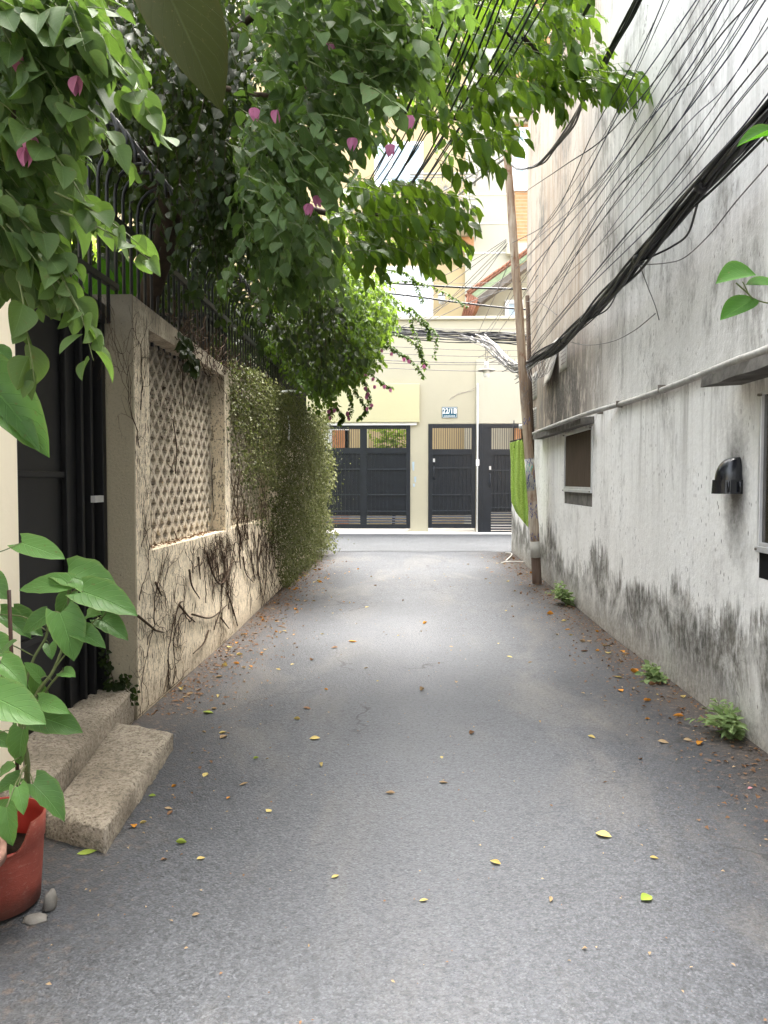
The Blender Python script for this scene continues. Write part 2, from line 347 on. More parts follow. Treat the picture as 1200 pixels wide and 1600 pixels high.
for nm, a, b_ in (('dry_tan', (0.22, 0.149, 0.077), (0.341, 0.253, 0.143)), ('dry_brown', (0.11, 0.058, 0.028), (0.198, 0.11, 0.055)), ('dry_yellow', (0.341, 0.259, 0.077), (0.429, 0.352, 0.132)),
                  ('dry_orange', (0.36, 0.15, 0.02), (0.50, 0.23, 0.03)), ('fresh_lime', (0.165, 0.231, 0.028), (0.248, 0.319, 0.055)), ('dry_pink', (.55, .25, .26), (.6, .3, .3))):
    m_leaf(nm, a, b_, b_, .7, .15, .3)

# ------------------------------------------------------------------ object helpers
def tagset(o, label=None, cat=None, group=None, kind=None):
    if label: o['label'] = label
    if cat: o['category'] = cat
    if group: o['group'] = group
    if kind: o['kind'] = kind
    return o
def T(name, label, cat, loc, group=None):
    o = bpy.data.objects.new(name, None); o.empty_display_size = .1; COL.objects.link(o); o.location = Vector(loc)
    return tagset(o, label, cat, group)
class MB:
    def __init__(s): s.v = []; s.f = []; s.sm = []; s.mi = []; s.cur = 0
    def av(s, pts):
        i = len(s.v); s.v += [tuple(p) for p in pts]; return i
    def af(s, f, sm=False): s.f.append(tuple(f)); s.sm.append(sm); s.mi.append(s.cur)
    def box(s, x0, x1, y0, y1, z0, z1):
        i = s.av([(x0, y0, z0), (x1, y0, z0), (x1, y1, z0), (x0, y1, z0), (x0, y0, z1), (x1, y0, z1), (x1, y1, z1), (x0, y1, z1)])
        for f in ((0, 3, 2, 1), (4, 5, 6, 7), (0, 1, 5, 4), (1, 2, 6, 5), (2, 3, 7, 6), (3, 0, 4, 7)): s.af([i+q for q in f])
        return s
    def hexa(s, p):   # 8 corners, same order as box
        i = s.av(p)
        for f in ((0, 3, 2, 1), (4, 5, 6, 7), (0, 1, 5, 4), (1, 2, 6, 5), (2, 3, 7, 6), (3, 0, 4, 7)): s.af([i+q for q in f])
        return s
    def extrude(s, poly, d):   # poly: list of 3d points, d: vector
        n = len(poly); i = s.av(poly); d = Vector(d); s.av([Vector(p)+d for p in poly])
        s.af(range(i, i+n)); s.af(range(i+2*n-1, i+n-1, -1))
        for q in range(n): r = (q+1) % n; s.af((i+q, i+n+q, i+n+r, i+r))
        return s
    def tube(s, pts, r, n=6, sm=True, cap=True):
        pts = [Vector(p) for p in pts]; m = len(pts)
        if not hasattr(r, '__len__'): r = [r]*m
        d0 = (pts[1]-pts[0]).normalized(); up = Vector((0, 0, 1)) if abs(d0.z) < .9 else Vector((1, 0, 0))
        nx = d0.cross(up).normalized(); base = len(s.v)
        for k in range(m):
            d = (pts[min(k+1, m-1)]-pts[max(k-1, 0)]).normalized()
            nx = (nx-d*nx.dot(d)); nx = nx.normalized() if nx.length > 1e-6 else d.orthogonal().normalized(); ny = d.cross(nx)
            for j in range(n):
                a = 2*math.pi*j/n; s.v.append(tuple(pts[k]+(nx*math.cos(a)+ny*math.sin(a))*r[k]))
        for k in range(m-1):
            for j in range(n):
                j2 = (j+1) % n; s.af((base+k*n+j, base+k*n+j2, base+(k+1)*n+j2, base+(k+1)*n+j), sm)
        if cap: s.af([base+j for j in range(n-1, -1, -1)]); s.af([base+(m-1)*n+j for j in range(n)])
        return s
    def lathe(s, prof, c, n=40, a0=0, a1=2*math.pi):
        c = Vector(c); base = len(s.v); m = len(prof)
        for j in range(n):
            a = a0+(a1-a0)*j/n
            for (r, z) in prof: s.v.append((c.x+r*math.cos(a), c.y+r*math.sin(a), c.z+z))
        for j in range(n):
            j2 = (j+1) % n
            for k in range(m-1): s.af((base+j*m+k, base+j2*m+k, base+j2*m+k+1, base+j*m+k+1), True)
        return s
    def build(s, name, m, parent=None, loc=None):
        me = bpy.data.meshes.new(name); off = Vector(parent.location) if parent else (Vector(loc) if loc is not None else Vector((0, 0, 0)))
        me.from_pydata([(a-off.x, b-off.y, c-off.z) for a, b, c in s.v], [], s.f)
        me.polygons.foreach_set('use_smooth', s.sm)
        for q in (m if isinstance(m, (list, tuple)) else [m]): me.materials.append(MATS[q])
        me.polygons.foreach_set('material_index', s.mi)
        me.update(); o = bpy.data.objects.new(name, me); COL.objects.link(o)
        if parent: o.parent = parent
        else: o.location = off
        return o
def bevel(o, wd=.006, seg=2):
    b = o.modifiers.new('bevel', 'BEVEL'); b.width = wd; b.segments = seg; b.limit_method = 'ANGLE'; b.angle_limit = R(40); return o
def struct(o): o['kind'] = 'structure'; return o
def curve(pts, n=24):
    pts = [Vector(p) for p in pts]
    if len(pts) == 2: return [pts[0].lerp(pts[1], i/n) for i in range(n+1)]
    P = [pts[0]*2-pts[1]]+pts+[pts[-1]*2-pts[-2]]; out = []
    seg = len(pts)-1; per = max(2, n//seg)
    for i in range(seg):
        a, b, c, d = P[i:i+4]
        for j in range(per):
            t = j/per; out.append(.5*((2*b)+(c-a)*t+(2*a-5*b+4*c-d)*t*t+(3*b-a-3*c+d)*t**3))
    out.append(pts[-1]); return out

# ------------------------------------------------------------------ leaves
def template(kind):
    if kind in ('heart', 'ovhi', 'dry'):
        us = np.linspace(0, 1, 11); cross = np.array([-1, -.55, 0, .55, 1.])
    elif kind == 'ovate': us = np.array([0, .22, .5, .78, 1.]); cross = np.array([-1, 0, 1.])
    elif kind == 'lance': us = np.array([0, .3, .62, 1.]); cross = np.array([-1, 0, 1.])
    else: us = np.array([0, .5, 1.]); cross = np.array([-1, 0, 1.])
    V = []; UV = []
    for u in us:
        if kind == 'heart':
            h = .48*(math.sin(math.pi*min(1, u*.92+.08)**.62))**.75 if u < 1 else 0.; h *= (1-.05*math.cos(u*60))
        elif kind in ('ovate', 'ovhi'): h = .36*math.sin(math.pi*u**.75)**.85 if 0 < u < 1 else 0.
        elif kind == 'lance': h = .20*math.sin(math.pi*u**.85) if 0 < u < 1 else 0.
        elif kind == 'dry': h = .24*math.sin(math.pi*u**.9) if 0 < u < 1 else 0.
        else: h = .42 if 0 < u < 1 else 0.
        if u in (0, 1): h = max(h, .004)
        for c in cross:
            x = u; 
            if kind == 'heart' and u < .3: x = u-abs(c)**1.5*.17*(1-u/.3)
            z = abs(c)*h*.38-.16*u*u
            if kind == 'heart': z = abs(c)*h*.25-.20*u*u+.018*math.sin(u*22)*abs(c)
            if kind == 'dry': z = (abs(c)**1.3)*h*.9+.30*(u-.5)**2
            V.append((x, c*h, z)); UV.append((u, .5+c*.5))
    nc = len(cross); F = []
    for i in range(len(us)-1):
        for j in range(nc-1): a = i*nc+j; F.append((a, a+nc, a+nc+1, a+1))
    return np.array(V, dtype=np.float64), np.array(F, dtype=np.int32), np.array(UV)
TPL = {k: template(k) for k in ('heart', 'ovate', 'ovhi', 'lance', 'tiny', 'dry')}
def leafmesh(name, kind, P, D, N, S, material, rng, parent=None, loc=(0, 0, 0), var=None, wid=1.):
    P = np.asarray(P, float); D = np.asarray(D, float); N = np.asarray(N, float); S = np.asarray(S, float).reshape(-1)
    tv, tf, tuv = TPL[kind]; n = len(P)
    D /= np.linalg.norm(D, axis=1)[:, None]+1e-9
    N = N-D*(N*D).sum(1)[:, None]; N /= np.linalg.norm(N, axis=1)[:, None]+1e-9
    B = np.cross(N, D)
    off = np.array(parent.location if parent else loc)
    curl = rng.uniform(.3, 1.8, n); ww = rng.uniform(.8, 1.15, n)*wid
    V = P[:, None, :]-off+S[:, None, None]*(tv[None, :, 0:1]*D[:, None, :]+tv[None, :, 1:2]*ww[:, None, None]*B[:, None, :]+tv[None, :, 2:3]*curl[:, None, None]*N[:, None, :])
    nv = len(tv); nf = len(tf)
    F = (tf[None]+(np.arange(n)*nv)[:, None, None]).reshape(-1)
    me = bpy.data.meshes.new(name)
    me.vertices.add(n*nv); me.vertices.foreach_set('co', V.reshape(-1))
    me.loops.add(n*nf*4); me.loops.foreach_set('vertex_index', F)
    me.polygons.add(n*nf); me.polygons.foreach_set('loop_start', np.arange(n*nf, dtype=np.int32)*4)
    try: me.polygons.foreach_set('loop_total', np.full(n*nf, 4, dtype=np.int32))
    except Exception: pass
    me.polygons.foreach_set('use_smooth', np.ones(n*nf, dtype=bool))
    uvl = me.uv_layers.new(name='UVMap'); uvl.data.foreach_set('uv', np.tile(tuv[tf.reshape(-1)], (n, 1)).reshape(-1))
    vr = rng.random(n) if var is None else np.asarray(var)
    at_ = me.attributes.new('var', 'FLOAT', 'POINT'); at_.data.foreach_set('value', np.repeat(vr, nv))
    me.materials.append(MATS[material]); me.update(); me.validate()
    o = bpy.data.objects.new(name, me); COL.objects.link(o)
    if parent: o.parent = parent
    else: o.location = loc
    return o
def inpoly(x, y, poly):
    c = False; j = len(poly)-1
    for i in range(len(poly)):
        xi, yi = poly[i]; xj, yj = poly[j]
        if (yi > y) != (yj > y) and x < (xj-xi)*(y-yi)/(yj-yi)+xi: c = not c
        j = i
    return c
class Cloud:
    """sprays of leaves: each spray is a thin drooping twig with leaves set alternately along it"""
    def __init__(s, seed): s.r = np.random.default_rng(seed); s.P = []; s.D = []; s.N = []; s.S = []; s.tw = MB(); s.V = []
    def spray(s, p, d, L, n, size, droop=.6, hang=.4, tw_r=.0016, spread=.9, var=None):
        r = s.r; p = np.array(p, float); d = np.array(d, float); d /= np.linalg.norm(d)+1e-9
        pts = []; q = p.copy(); dd = d.copy(); st = L/6
        for i in range(7):
            pts.append(q.copy()); dd = dd+np.array([0, 0, -droop*.16])+r.normal(0, .06, 3); dd /= np.linalg.norm(dd); q = q+dd*st
        if tw_r: s.tw.tube([tuple(a) for a in pts], [tw_r*(1.3-.9*i/6) for i in range(7)], 4, cap=False)
        pa = np.array(pts); base_v = r.random() if var is None else var
        for i in range(n):
            t = (i+.6)/n*6; k = min(5, int(t)); f = t-k; c = pa[k]*(1-f)+pa[k+1]*f; ax = pa[k+1]-pa[k]; ax /= np.linalg.norm(ax)+1e-9
            side = np.cross(ax, [0, 0, 1.]); side /= np.linalg.norm(side)+1e-9
            sg = 1 if i % 2 else -1
            ld = ax*(.55+.5*(i/n))+side*sg*spread+np.array([0, 0, -hang])+r.normal(0, .28, 3)
            nn = np.array([0, 0, 1.])+r.normal(0, .45, 3)+ax*.2
            s.P.append(c+ld*.006); s.D.append(ld); s.N.append(nn); s.S.append(size*r.uniform(.5, 1.25)*(1-.25*(i == n-1)))
            s.V.append(min(1, max(0, base_v*.6+r.random()*.4)))
    def one(s, p, d, n, size, var=.5): s.P.append(np.array(p)); s.D.append(np.array(d)); s.N.append(np.array(n)); s.S.append(size); s.V.append(var)
    def build(s, kind, material, parent, twig_mat='green_stem', name='foliage', stems='twigs', wid=1.):
        o = leafmesh(name, kind, s.P, s.D, s.N, s.S, material, s.r, parent, var=s.V, wid=wid)
        if s.tw.v: s.tw.build(stems, twig_mat, parent)['kind'] = 'stuff'
        return o
def poly_points(rng, poly, n, y0, y1, cond=None, power=1.):
    xs = [p[0] for p in poly]; ys = [p[1] for p in poly]; out = []; tries = 0
    while len(out) < n and tries < n*60:
        tries += 1
        x = rng.uniform(min(xs), max(xs)); y = rng.uniform(min(ys), max(ys))
        if not inpoly(x, y, poly): continue
        Y = y0+(y1-y0)*rng.random()**power
        p = at(x, y, Y)
        if cond and not cond(p): continue
        out.append(np.array(p))
    return out

rnd = random.Random(7)
WX = -1.58      # face of the left wall
RX = 1.86       # face of the right building
FY = 17.6       # face of the house at the end

# ================================================================== GROUND
g = MB()
ys = [-60, 0, 7, 19, 80, 600]
for i in range(len(ys)-1):
    a, b = ys[i], ys[i+1]; k = g.av([(-400, a, gz(a)-.05), (400, a, gz(a)-.05), (400, b, gz(b)-.05), (-400, b, gz(b)-.05)]); g.af((k, k+1, k+2, k+3))
struct(g.build('ground', 'soil_ground'))
g = MB(); nx, ny = 12, 64
yy = [-8+(15.2+8)*j/ny for j in range(ny+1)]; xx = [-1.9+(4.1)*i/nx for i in range(nx+1)]
for y in yy:
    for x in xx: g.v.append((x, y, gz(y)+.0+(.004*mnoise.noise(Vector((x*1.1, y*.8, 0))) if y < 14.5 else 0)-.0))
for j in range(ny):
    for i in range(nx): a = j*(nx+1)+i; g.af((a, a+1, a+nx+2, a+nx+1), True)
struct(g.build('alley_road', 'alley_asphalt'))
g = MB()
k = g.av([(-14, 14.0, gz(14.0)+.006), (14, 14.0, gz(14.0)+.006), (14, 17.3, gz(17.3)+.006), (-14, 17.3, gz(17.3)+.006)])
# ragged joint between the alley surface and the newer street surface
n = 60; top = [(-14+28*i/n, 17.3, gz(17.3)+.006) for i in range(n+1)]
bot = [(-14+28*i/n, 13.75+.22*mnoise.noise(Vector((i*.9, 3.3, 0)))+.1*mnoise.noise(Vector((i*3.1, 8., 0))), 0) for i in range(n+1)]
bot = [(x, y, gz(y)+.006) for x, y, z in bot]; g = MB(); a = g.av(bot); b = g.av(top)
for i in range(n): g.af((a+i, a+i+1, b+i+1, b+i))
struct(g.build('cross_street', 'street_asphalt'))

# ================================================================== HOUSE AT THE END
def fx(px, Y=FY): return at(px, 760, Y).x
def fz(py, Y=FY, px=660): return at(px, py, Y).z
front = T('gatehouse_wall', 'ivory street wall of the house at the end of the alley, holding three black gates', 'wall', (.5, FY, gz(FY)))
zt = fz(500); zb = gz(FY)-.2; zg = fz(662)
xg0, xg1, xd0, xd1, xe0 = fx(420), fx(641), fx(669), fx(743), fx(747)
xe1 = fx(838)
m = MB()
m.box(-14, xg0, FY, FY+.22, zb, zt); m.box(xg0, xg1, FY, FY+.22, zg, zt)
m.box(xg1, xd0, FY, FY+.22, zb, zt); m.box(xd0, xd1, FY, FY+.22, zg, zt)
m.box(xd1, xe0, FY, FY+.22, zb, zt); m.box(xe0, xe1, FY, FY+.22, zg, zt); m.box(xe1, 14, FY, FY+.22, zb, zt)
m.build('wall', 'ivory_wall', front)
m = MB(); m.box(-5, fx(655), FY-.09, FY-.003, fz(660), fz(600)); bevel(m.build('lintel', 'lemon_wall', front), .01)
m = MB(); m.box(xg0, fx(651), FY-.05, FY-.003, fz(664.5), fz(660.4)); m.build('lintel_trim', 'white_paint', front)
m = MB(); m.box(xd1+.0, 6, FY-.045, FY-.003, zg-.0, zt-.9); m.build('render_panel', 'ivory_wall_light', front)
m = MB(); m.box(-14, 14, FY-.06, FY+.28, zt, zt+.07); bevel(m.build('coping', 'ivory_wall_light', front), .01)
m = MB(); m.hexa([(-9, 17.25, gz(17.2)-.1), (9, 17.25, gz(17.2)-.1), (9, FY, gz(17.2)-.1), (-9, FY, gz(17.2)-.1), (-9, 17.25, fz(836, 17.25)), (9, 17.25, fz(836, 17.25)), (9, FY+.3, fz(827.5)), (-9, FY+.3, fz(827.5))])
sill = m.build('gate_sill', 'white_tile', loc=(0, 17.4, .2)); tagset(sill, 'pale tiled threshold strip along the foot of the street gates', 'threshold')
m = MB(); m.tube([(xd1+.03, FY-.07, fz(835)), (xd1+.035, FY-.07, fz(690)), (xd1+.03, FY-.07, fz(600))], .017, 8)
m.box(xd1+.0, xd1+.075, FY-.085, FY-.045, fz(728), fz(718))
tagset(m.build('drain_pipe', 'white_paint', loc=(xd1+.03, FY-.07, gz(FY))), 'thin white pipe running down between the narrow gate and the right gate', 'pipe')
m = MB(); m.tube(curve([at(x, y, FY-.047) for x, y in ((744, 605), (730, 612), (716, 615), (708, 622), (702, 625))], 14), .0035, 4)
m.tube(curve([at(x, y, FY-.002) for x, y in ((741, 610), (728, 613), (712, 618), (703, 623))], 14), .003, 4); m.build('crack', 'paper_ink', front)
for (x, y, h) in ((644, 722, 14), (647, 745, 9), (645, 756, 5)):
    m = MB(); a = at(x, y, FY-.002); m.extrude([a, a+Vector((.05, 0, .01)), a+Vector((.045, 0, -h*.0147)), a+Vector((.01, 0, -h*.013))], (0, -.002, 0)); m.build('paint_smear', 'glass_blue', front)
def gate(name, label, x0, x1, z0, z1, splits, top_h, mid, louv, Y=FY-.02, handle=None, group=None):
    t = T(name, label, 'gate', ((x0+x1)/2, Y, z0), group)
    f = MB(); fw = .09
    f.box(x0, x0+fw, Y, Y+.07, z0, z1); f.box(x1-fw, x1, Y, Y+.07, z0, z1)
    f.box(x0+fw, x1-fw, Y+.002, Y+.068, z1-fw, z1); f.box(x0+fw, x1-fw, Y+.002, Y+.068, z0, z0+.10)
    bevel(f.build('frame', 'gate_black', t), .006)
    if splits[0] > x0+.01: s_ = MB(); s_.box(x0+fw, splits[0]+fw, Y+.003, Y+.065, z0+.10, z1-fw); s_.build('wide_stile', 'gate_black', t)
    n = len(splits)-1
    for i in range(n):
        a, b = splits[i]+(fw if i == 0 else .075), splits[i+1]-(fw if i == n-1 else .075)
        if i < n-1:
            s_ = MB(); s_.box(b, splits[i+1]+.075, Y+.004, Y+.066, z0+.10, z1-fw); s_.build('meeting_stile', 'gate_black', t)
        zt_ = z1-fw; zg_ = zt_-top_h
        gr = MB(); nb = max(6, int((b-a)/.048))
        for k in range(nb+1):
            xx_ = a+(b-a)*k/nb; gr.box(xx_-.006, xx_+.006, Y+.02, Y+.035, zg_, zt_)
        gr.build('grille', 'gate_edge', t)
        pn = MB(); pn.box(a, b, Y+.03, Y+.04, louv, zg_-.0)
        pn.box(a, b, Y+.005, Y+.06, zg_-.13, zg_)
        nb = max(6, int((b-a)/.085))
        for k in range(nb+1):
            xx_ = a+(b-a)*k/nb; pn.box(xx_-.014, xx_+.014, Y+.012, Y+.03, louv+.03, zg_-.14)
        pn.build('sheet_panel', 'gate_black', t)
        for zz_ in mid: rl = MB(); rl.box(a, b, Y+.002, Y+.03, zz_-.013, zz_+.013); rl.build('crossbar', 'gate_edge', t)
        lv = MB(); k = louv
        while k > z0+.13:
            lv.hexa([(a, Y+.005, k-.05), (b, Y+.005, k-.05), (b, Y+.012, k-.05), (a, Y+.012, k-.05), (a, Y+.025, k-.006), (b, Y+.025, k-.006), (b, Y+.032, k-.006), (a, Y+.032, k-.006)]); k -= .060
        lv.build('louvre', 'gate_edge', t)
    if handle:
        h = MB(); h.box(handle[0]-.03, handle[0]+.03, Y-.02, Y, handle[1]-.05, handle[1]+.05)
        h.tube([(handle[0], Y-.0, handle[1]-.12), (handle[0], Y-.05, handle[1]-.16), (handle[0], Y-.05, handle[1]-.38), (handle[0], Y, handle[1]-.42)], .012, 6)
        h.build('handle', 'gate_edge', t)
        h = MB(); h.box(handle[0]-.022, handle[0]+.022, Y-.028, Y-.021, handle[1]-.03, handle[1]+.05); h.build('lock', 'aluminium', t)
    return t
mid2 = [fz(733), fz(773), fz(799)]
gate('double_gate', 'wide black double-leaf metal gate left of the house number plate', xg0, xg1, fz(826), fz(664), [xg0, fx(497), fx(568), xg1], .43, mid2, fz(806))
gate('entrance_gate', 'narrow black single metal gate directly under the blue number plate', xd0, xd1, fz(825), zg-.01, [xd0, xd1], .48, [fz(731), fz(773), fz(798)], fz(805), handle=(xd0+.13, fz(720)))
gate('side_gate', 'black metal gate right of the thin white pipe, partly hidden by the green towel', xe0, xe1, fz(836), zg-.015, [xe0+.20, xe1], .48, [fz(735), fz(771), fz(793)], fz(800), Y=FY-.06, handle=(fx(765), fz(732)))
# yard behind the gates
m = MB(); m.box(-9, 9, FY+.3, 20.4, gz(19)-.02, gz(19)+.02); struct(m.build('yard_paving', 'white_tile'))
# number plate
sx0, sx1, sz0, sz1 = fx(690), fx(714), fz(653), fz(636)
np_ = T('house_number_plate', 'blue enamel house number plate reading 22/1B on the ivory wall', 'sign', ((sx0+sx1)/2, FY, sz0))
m = MB(); m.box(sx0, sx1, FY-.016, FY-.001, sz0, sz1); bevel(m.build('plate', 'sign_blue', np_), .004)
m = MB()
for (a, b, c, d) in ((sx0+.012, sx1-.012, sz1-.016, sz1-.010), (sx0+.012, sx1-.012, sz0+.010, sz0+.016), (sx0+.012, sx0+.018, sz0+.017, sz1-.017), (sx1-.018, sx1-.012, sz0+.017, sz1-.017)): m.box(a, b, FY-.0185, FY-.0162, c, d)
m.build('border', 'sign_white', np_)
def text(txt, size, loc, rot, material, parent, name='lettering', bold=.0, sx=1.):
    cu = bpy.data.curves.new(name, 'FONT'); cu.body = txt; cu.size = size; cu.extrude = .0015; cu.offset = bold; cu.align_x = 'CENTER'; cu.align_y = 'CENTER'
    o = bpy.data.objects.new(name, cu); COL.objects.link(o)
    dg = bpy.context.evaluated_depsgraph_get(); me = bpy.data.meshes.new_from_object(o.evaluated_get(dg)); bpy.data.objects.remove(o)
    me.materials.clear(); me.materials.append(MATS[material]); me.transform(Matrix.Diagonal((sx, 1, 1, 1)))
    q = bpy.data.objects.new(name, me); COL.objects.link(q); q.parent = parent
    q.location = Vector(loc)-Vector(parent.location); q.rotation_euler = rot; return q
text('22/1B', .165, ((sx0+sx1)/2, FY-.0185, sz0+(sz1-sz0)*.60), (R(90), 0, 0), 'sign_white', np_, 'number', .0035, .85)
m = MB(); zq = sz0+.032
for i in range(22):
    a = sx0+.045+i*(sx1-sx0-.09)/22; m.box(a, a+.008, FY-.0185, FY-.0162, zq, zq+.010+.007*(i % 3))
m.build('small_lettering', 'sign_white', np_)

# ---- main house behind the gate wall
HY = 20.5
def hx(px): return at(px, 760, HY).x
def hz(py): return at(690, py, HY).z
house = T('main_house', 'tall cream and yellow house with balcony and white windows rising behind the gates', 'house', (0, HY, gz(19)))
m = MB(); m.box(-9, hx(725), HY, HY+6, 0, 15.5); m.build('yellow_front', 'yellow_wall', house)
m = MB(); m.box(hx(725)+.0, hx(800), HY-.12, HY+6.1, 0, 15.6); m.build('cream_front', 'ivory_wall_light', house)
m = MB()
for py in (307, 352, 398): m.box(hx(725)-.01, hx(800), HY-.135, HY-.118, hz(py)-.015, hz(py)+.015)
m.build('stringcourse', 'white_paint', house)
def window(px0, px1, py0, py1, parent, Y, glass='glass_pale', mull=2, transom=True, proud=.06):
    x0, x1 = at(px0, 760, Y).x, at(px1, 760, Y).x; z0, z1 = at(690, py1, Y).z, at(690, py0, Y).z; fw = .09
    f = MB(); Yf = Y-proud
    f.box(x0, x0+fw, Yf, Y-.002, z0, z1); f.box(x1-fw, x1, Yf, Y-.002, z0, z1); f.box(x0+fw, x1-fw, Yf+.002, Y-.002, z1-fw, z1); f.box(x0+fw, x1-fw, Yf+.002, Y-.002, z0, z0+fw)
    for i in range(1, mull): xm = x0+(x1-x0)*i/mull; f.box(xm-.045, xm+.045, Yf+.004, Y-.002, z0+fw, z1-fw)
    if transom: zt2 = z1-(z1-z0)*.27; f.box(x0+fw, x1-fw, Yf+.006, Y-.004, zt2-.04, zt2+.04)
    fr = f.build('window', 'white_paint', parent)
    p = MB(); p.box(x0+.03, x1-.03, Y-.03, Y-.006, z0+.03, z1-.03); po = p.build('pane', glass, parent); po.parent = fr; po.location = -Vector(parent.location)+Vector(parent.location)
    return fr
window(600, 676, 416, 530, house, HY)
window(585, 660, 222, 292, house, HY, 'glass_blue', 3, False)
window(600, 680, 60, 150, house, HY, 'glass_blue', 3, True)
window(505, 545, 660, 705, house, HY, 'glass_pale', 2, False)
m = MB(); m.box(hx(590), hx(545), HY-.05, HY-.002, 0, 1) if False else None
m = MB(); m.box(hx(520), hx(545), HY-.06, HY-.002, .2, hz(672)); m.build('door', 'brown_door', house)
m = MB(); m.box(hx(562), hx(576), HY-.05, HY-.002, .2, hz(650)); m.build('door_panel', 'lemon_wall', house)
# balcony
bx0, bx1 = hx(640), hx(742)
m = MB(); m.box(bx0, bx1, HY-.9, HY-.0, hz(345), hz(337)); m.box(bx0, bx1-.06, HY-.85, HY-.0, hz(352), hz(345)-.002); m.box(bx0, bx1-.14, HY-.8, HY, hz(372), hz(352)-.002)
bevel(m.build('balcony_slab', 'ivory_wall_light', house), .02)
rl = MB(); z0, z1 = hz(334), hz(292)
rl.tube([(bx0, HY-.85, z1), (bx1-.05, HY-.85, z1)], .03, 6); rl.tube([(bx0, HY-.85, z1-.08), (bx1-.05, HY-.85, z1-.08)], .014, 6); rl.tube([(bx0, HY-.85, z0+.06), (bx1-.05, HY-.85, z0+.06)], .018, 6)
rl.tube([(bx1-.05, HY-.85, z1), (bx1-.05, HY, z1)], .03, 6)
x = bx0
while x < bx1-.06: rl.tube([(x, HY-.85, z0), (x, HY-.85, z1)], .007, 4); x += .26
for cx in (bx1-.42, bx1-1.25):
    for (w_, h_) in ((.17, .25), (.08, .14)):
        zc = (z0+z1)/2; rl.tube([(cx-w_, HY-.86, zc-h_), (cx+w_, HY-.86, zc-h_), (cx+w_, HY-.86, zc+h_), (cx-w_, HY-.86, zc+h_), (cx-w_, HY-.86, zc-h_)], .009, 4)
for k in range(12): a = k*math.pi/6; rl.tube([(bx1-.85, HY-.86, (z0+z1)/2), (bx1-.85+.2*math.cos(a), HY-.86, (z0+z1)/2+.2*math.sin(a))], .010, 4)
rl.build('balcony_railing', 'pvc_grey', house)
m = MB(); m.box(hx(715), hx(738), HY-.14, HY-.122, hz(388), hz(373)); m.build('brick_inset', 'orange_brick', house)
# brick wing at the right
wing = T('brick_wing', 'orange brick wing with a tall white window just right of the pole', 'building', (hx(815), HY, gz(19)))
m = MB(); m.box(hx(800)+.002, 9, HY-.2, HY+5, 0, 15.6); m.build('wall', 'orange_brick', wing)
m = MB()
for r_ in range(120):
    z = 5.+r_*.09; m.box(hx(800)+.02, hx(840), HY-.203, HY-.2005, z, z+.012)
m.build('mortar_lines', 'ivory_wall', wing)
m = MB(); m.box(hx(800)-.3, hx(860), HY-.42, HY-.2, hz(196), hz(190)); m.box(hx(800)-.2, hx(860), HY-.36, HY-.2, hz(202), hz(196)-.002); bevel(m.build('cornice', 'ivory_wall_light', wing), .02)
m = MB(); m.box(hx(800)-.24, hx(860), HY-.34, HY-.2, hz(404), hz(386)); bevel(m.build('cornice', 'ivory_wall_light', wing), .02)
m = MB(); m.box(hx(800)-.05, hx(860), HY-.26, HY-.204, hz(60), hz(0)-1); m.build('cream_band', 'ivory_wall', wing)
window(797, 836, 202, 300, wing, HY-.2, 'glass_blue', 2, True)
# tiled lean-to roof gable
LY = 19.2
def lp(px, py, Y=LY): return at(px, py, Y)
annex = T('tiled_annex', 'low annex with sloping red tiled roof and pale green fascia left of the pole', 'building', (lp(790, 500).x, LY, gz(19)))
a, b = lp(738, 474), lp(850, 392)
m = MB(); m.extrude([lp(728, 505), lp(738, 470)+Vector((.0, 0, 0)), lp(850, 388), lp(850, 505)], (0, .9, 0))
m.build('wall', 'ivory_wall', annex)
m = MB(); m.extrude([lp(733, 462, LY-.7), lp(850, 378, LY-.7), lp(850, 386, LY-.7), lp(736, 470, LY-.7)], (0, .06, 0)); m.build('fascia', 'fascia_green', annex)
m = MB(); m.extrude([lp(738, 471, LY-.66), lp(850, 387, LY-.66), lp(850, 397, LY-.66), lp(742, 480, LY-.66)], (0, .6, 0)); m.build('soffit', 'soffit_grey', annex)
m = MB()
p0, p1 = lp(730, 457, LY-.75), lp(850, 372, LY-.75)
nt = 18
for i in range(nt):
    q0 = p0.lerp(p1, i/nt); q1 = p0.lerp(p1, (i+1.15)/nt); m.tube([q0, q1+Vector((0, 0, .015))], .035, 6)
    m.tube([q0+Vector((0, .4, 0)), q1+Vector((0, .4, .015))], .05, 6)
# end slope of tiles facing left, coming down from the ridge
e0, e1, e2, e3 = lp(733, 460, LY-.7), lp(722, 496, LY-.75), lp(728, 500, LY-.5), lp(744, 476, LY-.5)
for i in range(5):
    a_ = lp(733+i*3.2, 458+i*2, LY-.72); b_ = lp(722+i*3.2, 496+i*.8, LY-.74); m.tube([a_, b_], .03, 6)
m.build('roof', 'roof_tile', annex)
m = MB(); m.extrude([lp(734, 462, LY-.66), lp(751, 474, LY-.66), lp(748, 482, LY-.66), lp(741, 493, LY-.66), lp(727, 497, LY-.66)], (0, .5, 0)); m.build('eave_underside', 'rust_brown', annex)
window(787, 815, 470, 506, annex, LY, 'glass_blue', 1, False)
m = MB(); wl = at(690, 432, HY)
wl_t = T('wall_lantern', 'small white wall lantern on the yellow wall beside the tall window', 'lamp', at(690, 470, HY))
m.tube([at(690, 475, HY-.25), at(690, 462, HY-.3)], [.07, .10], 8); m.tube([at(690, 462, HY-.3), at(690, 457, HY-.3)], [.12, .03], 8); m.tube([at(690, 468, HY-.02), at(690, 475, HY-.22)], .02, 5)
m.build('lantern', 'aluminium', wl_t)
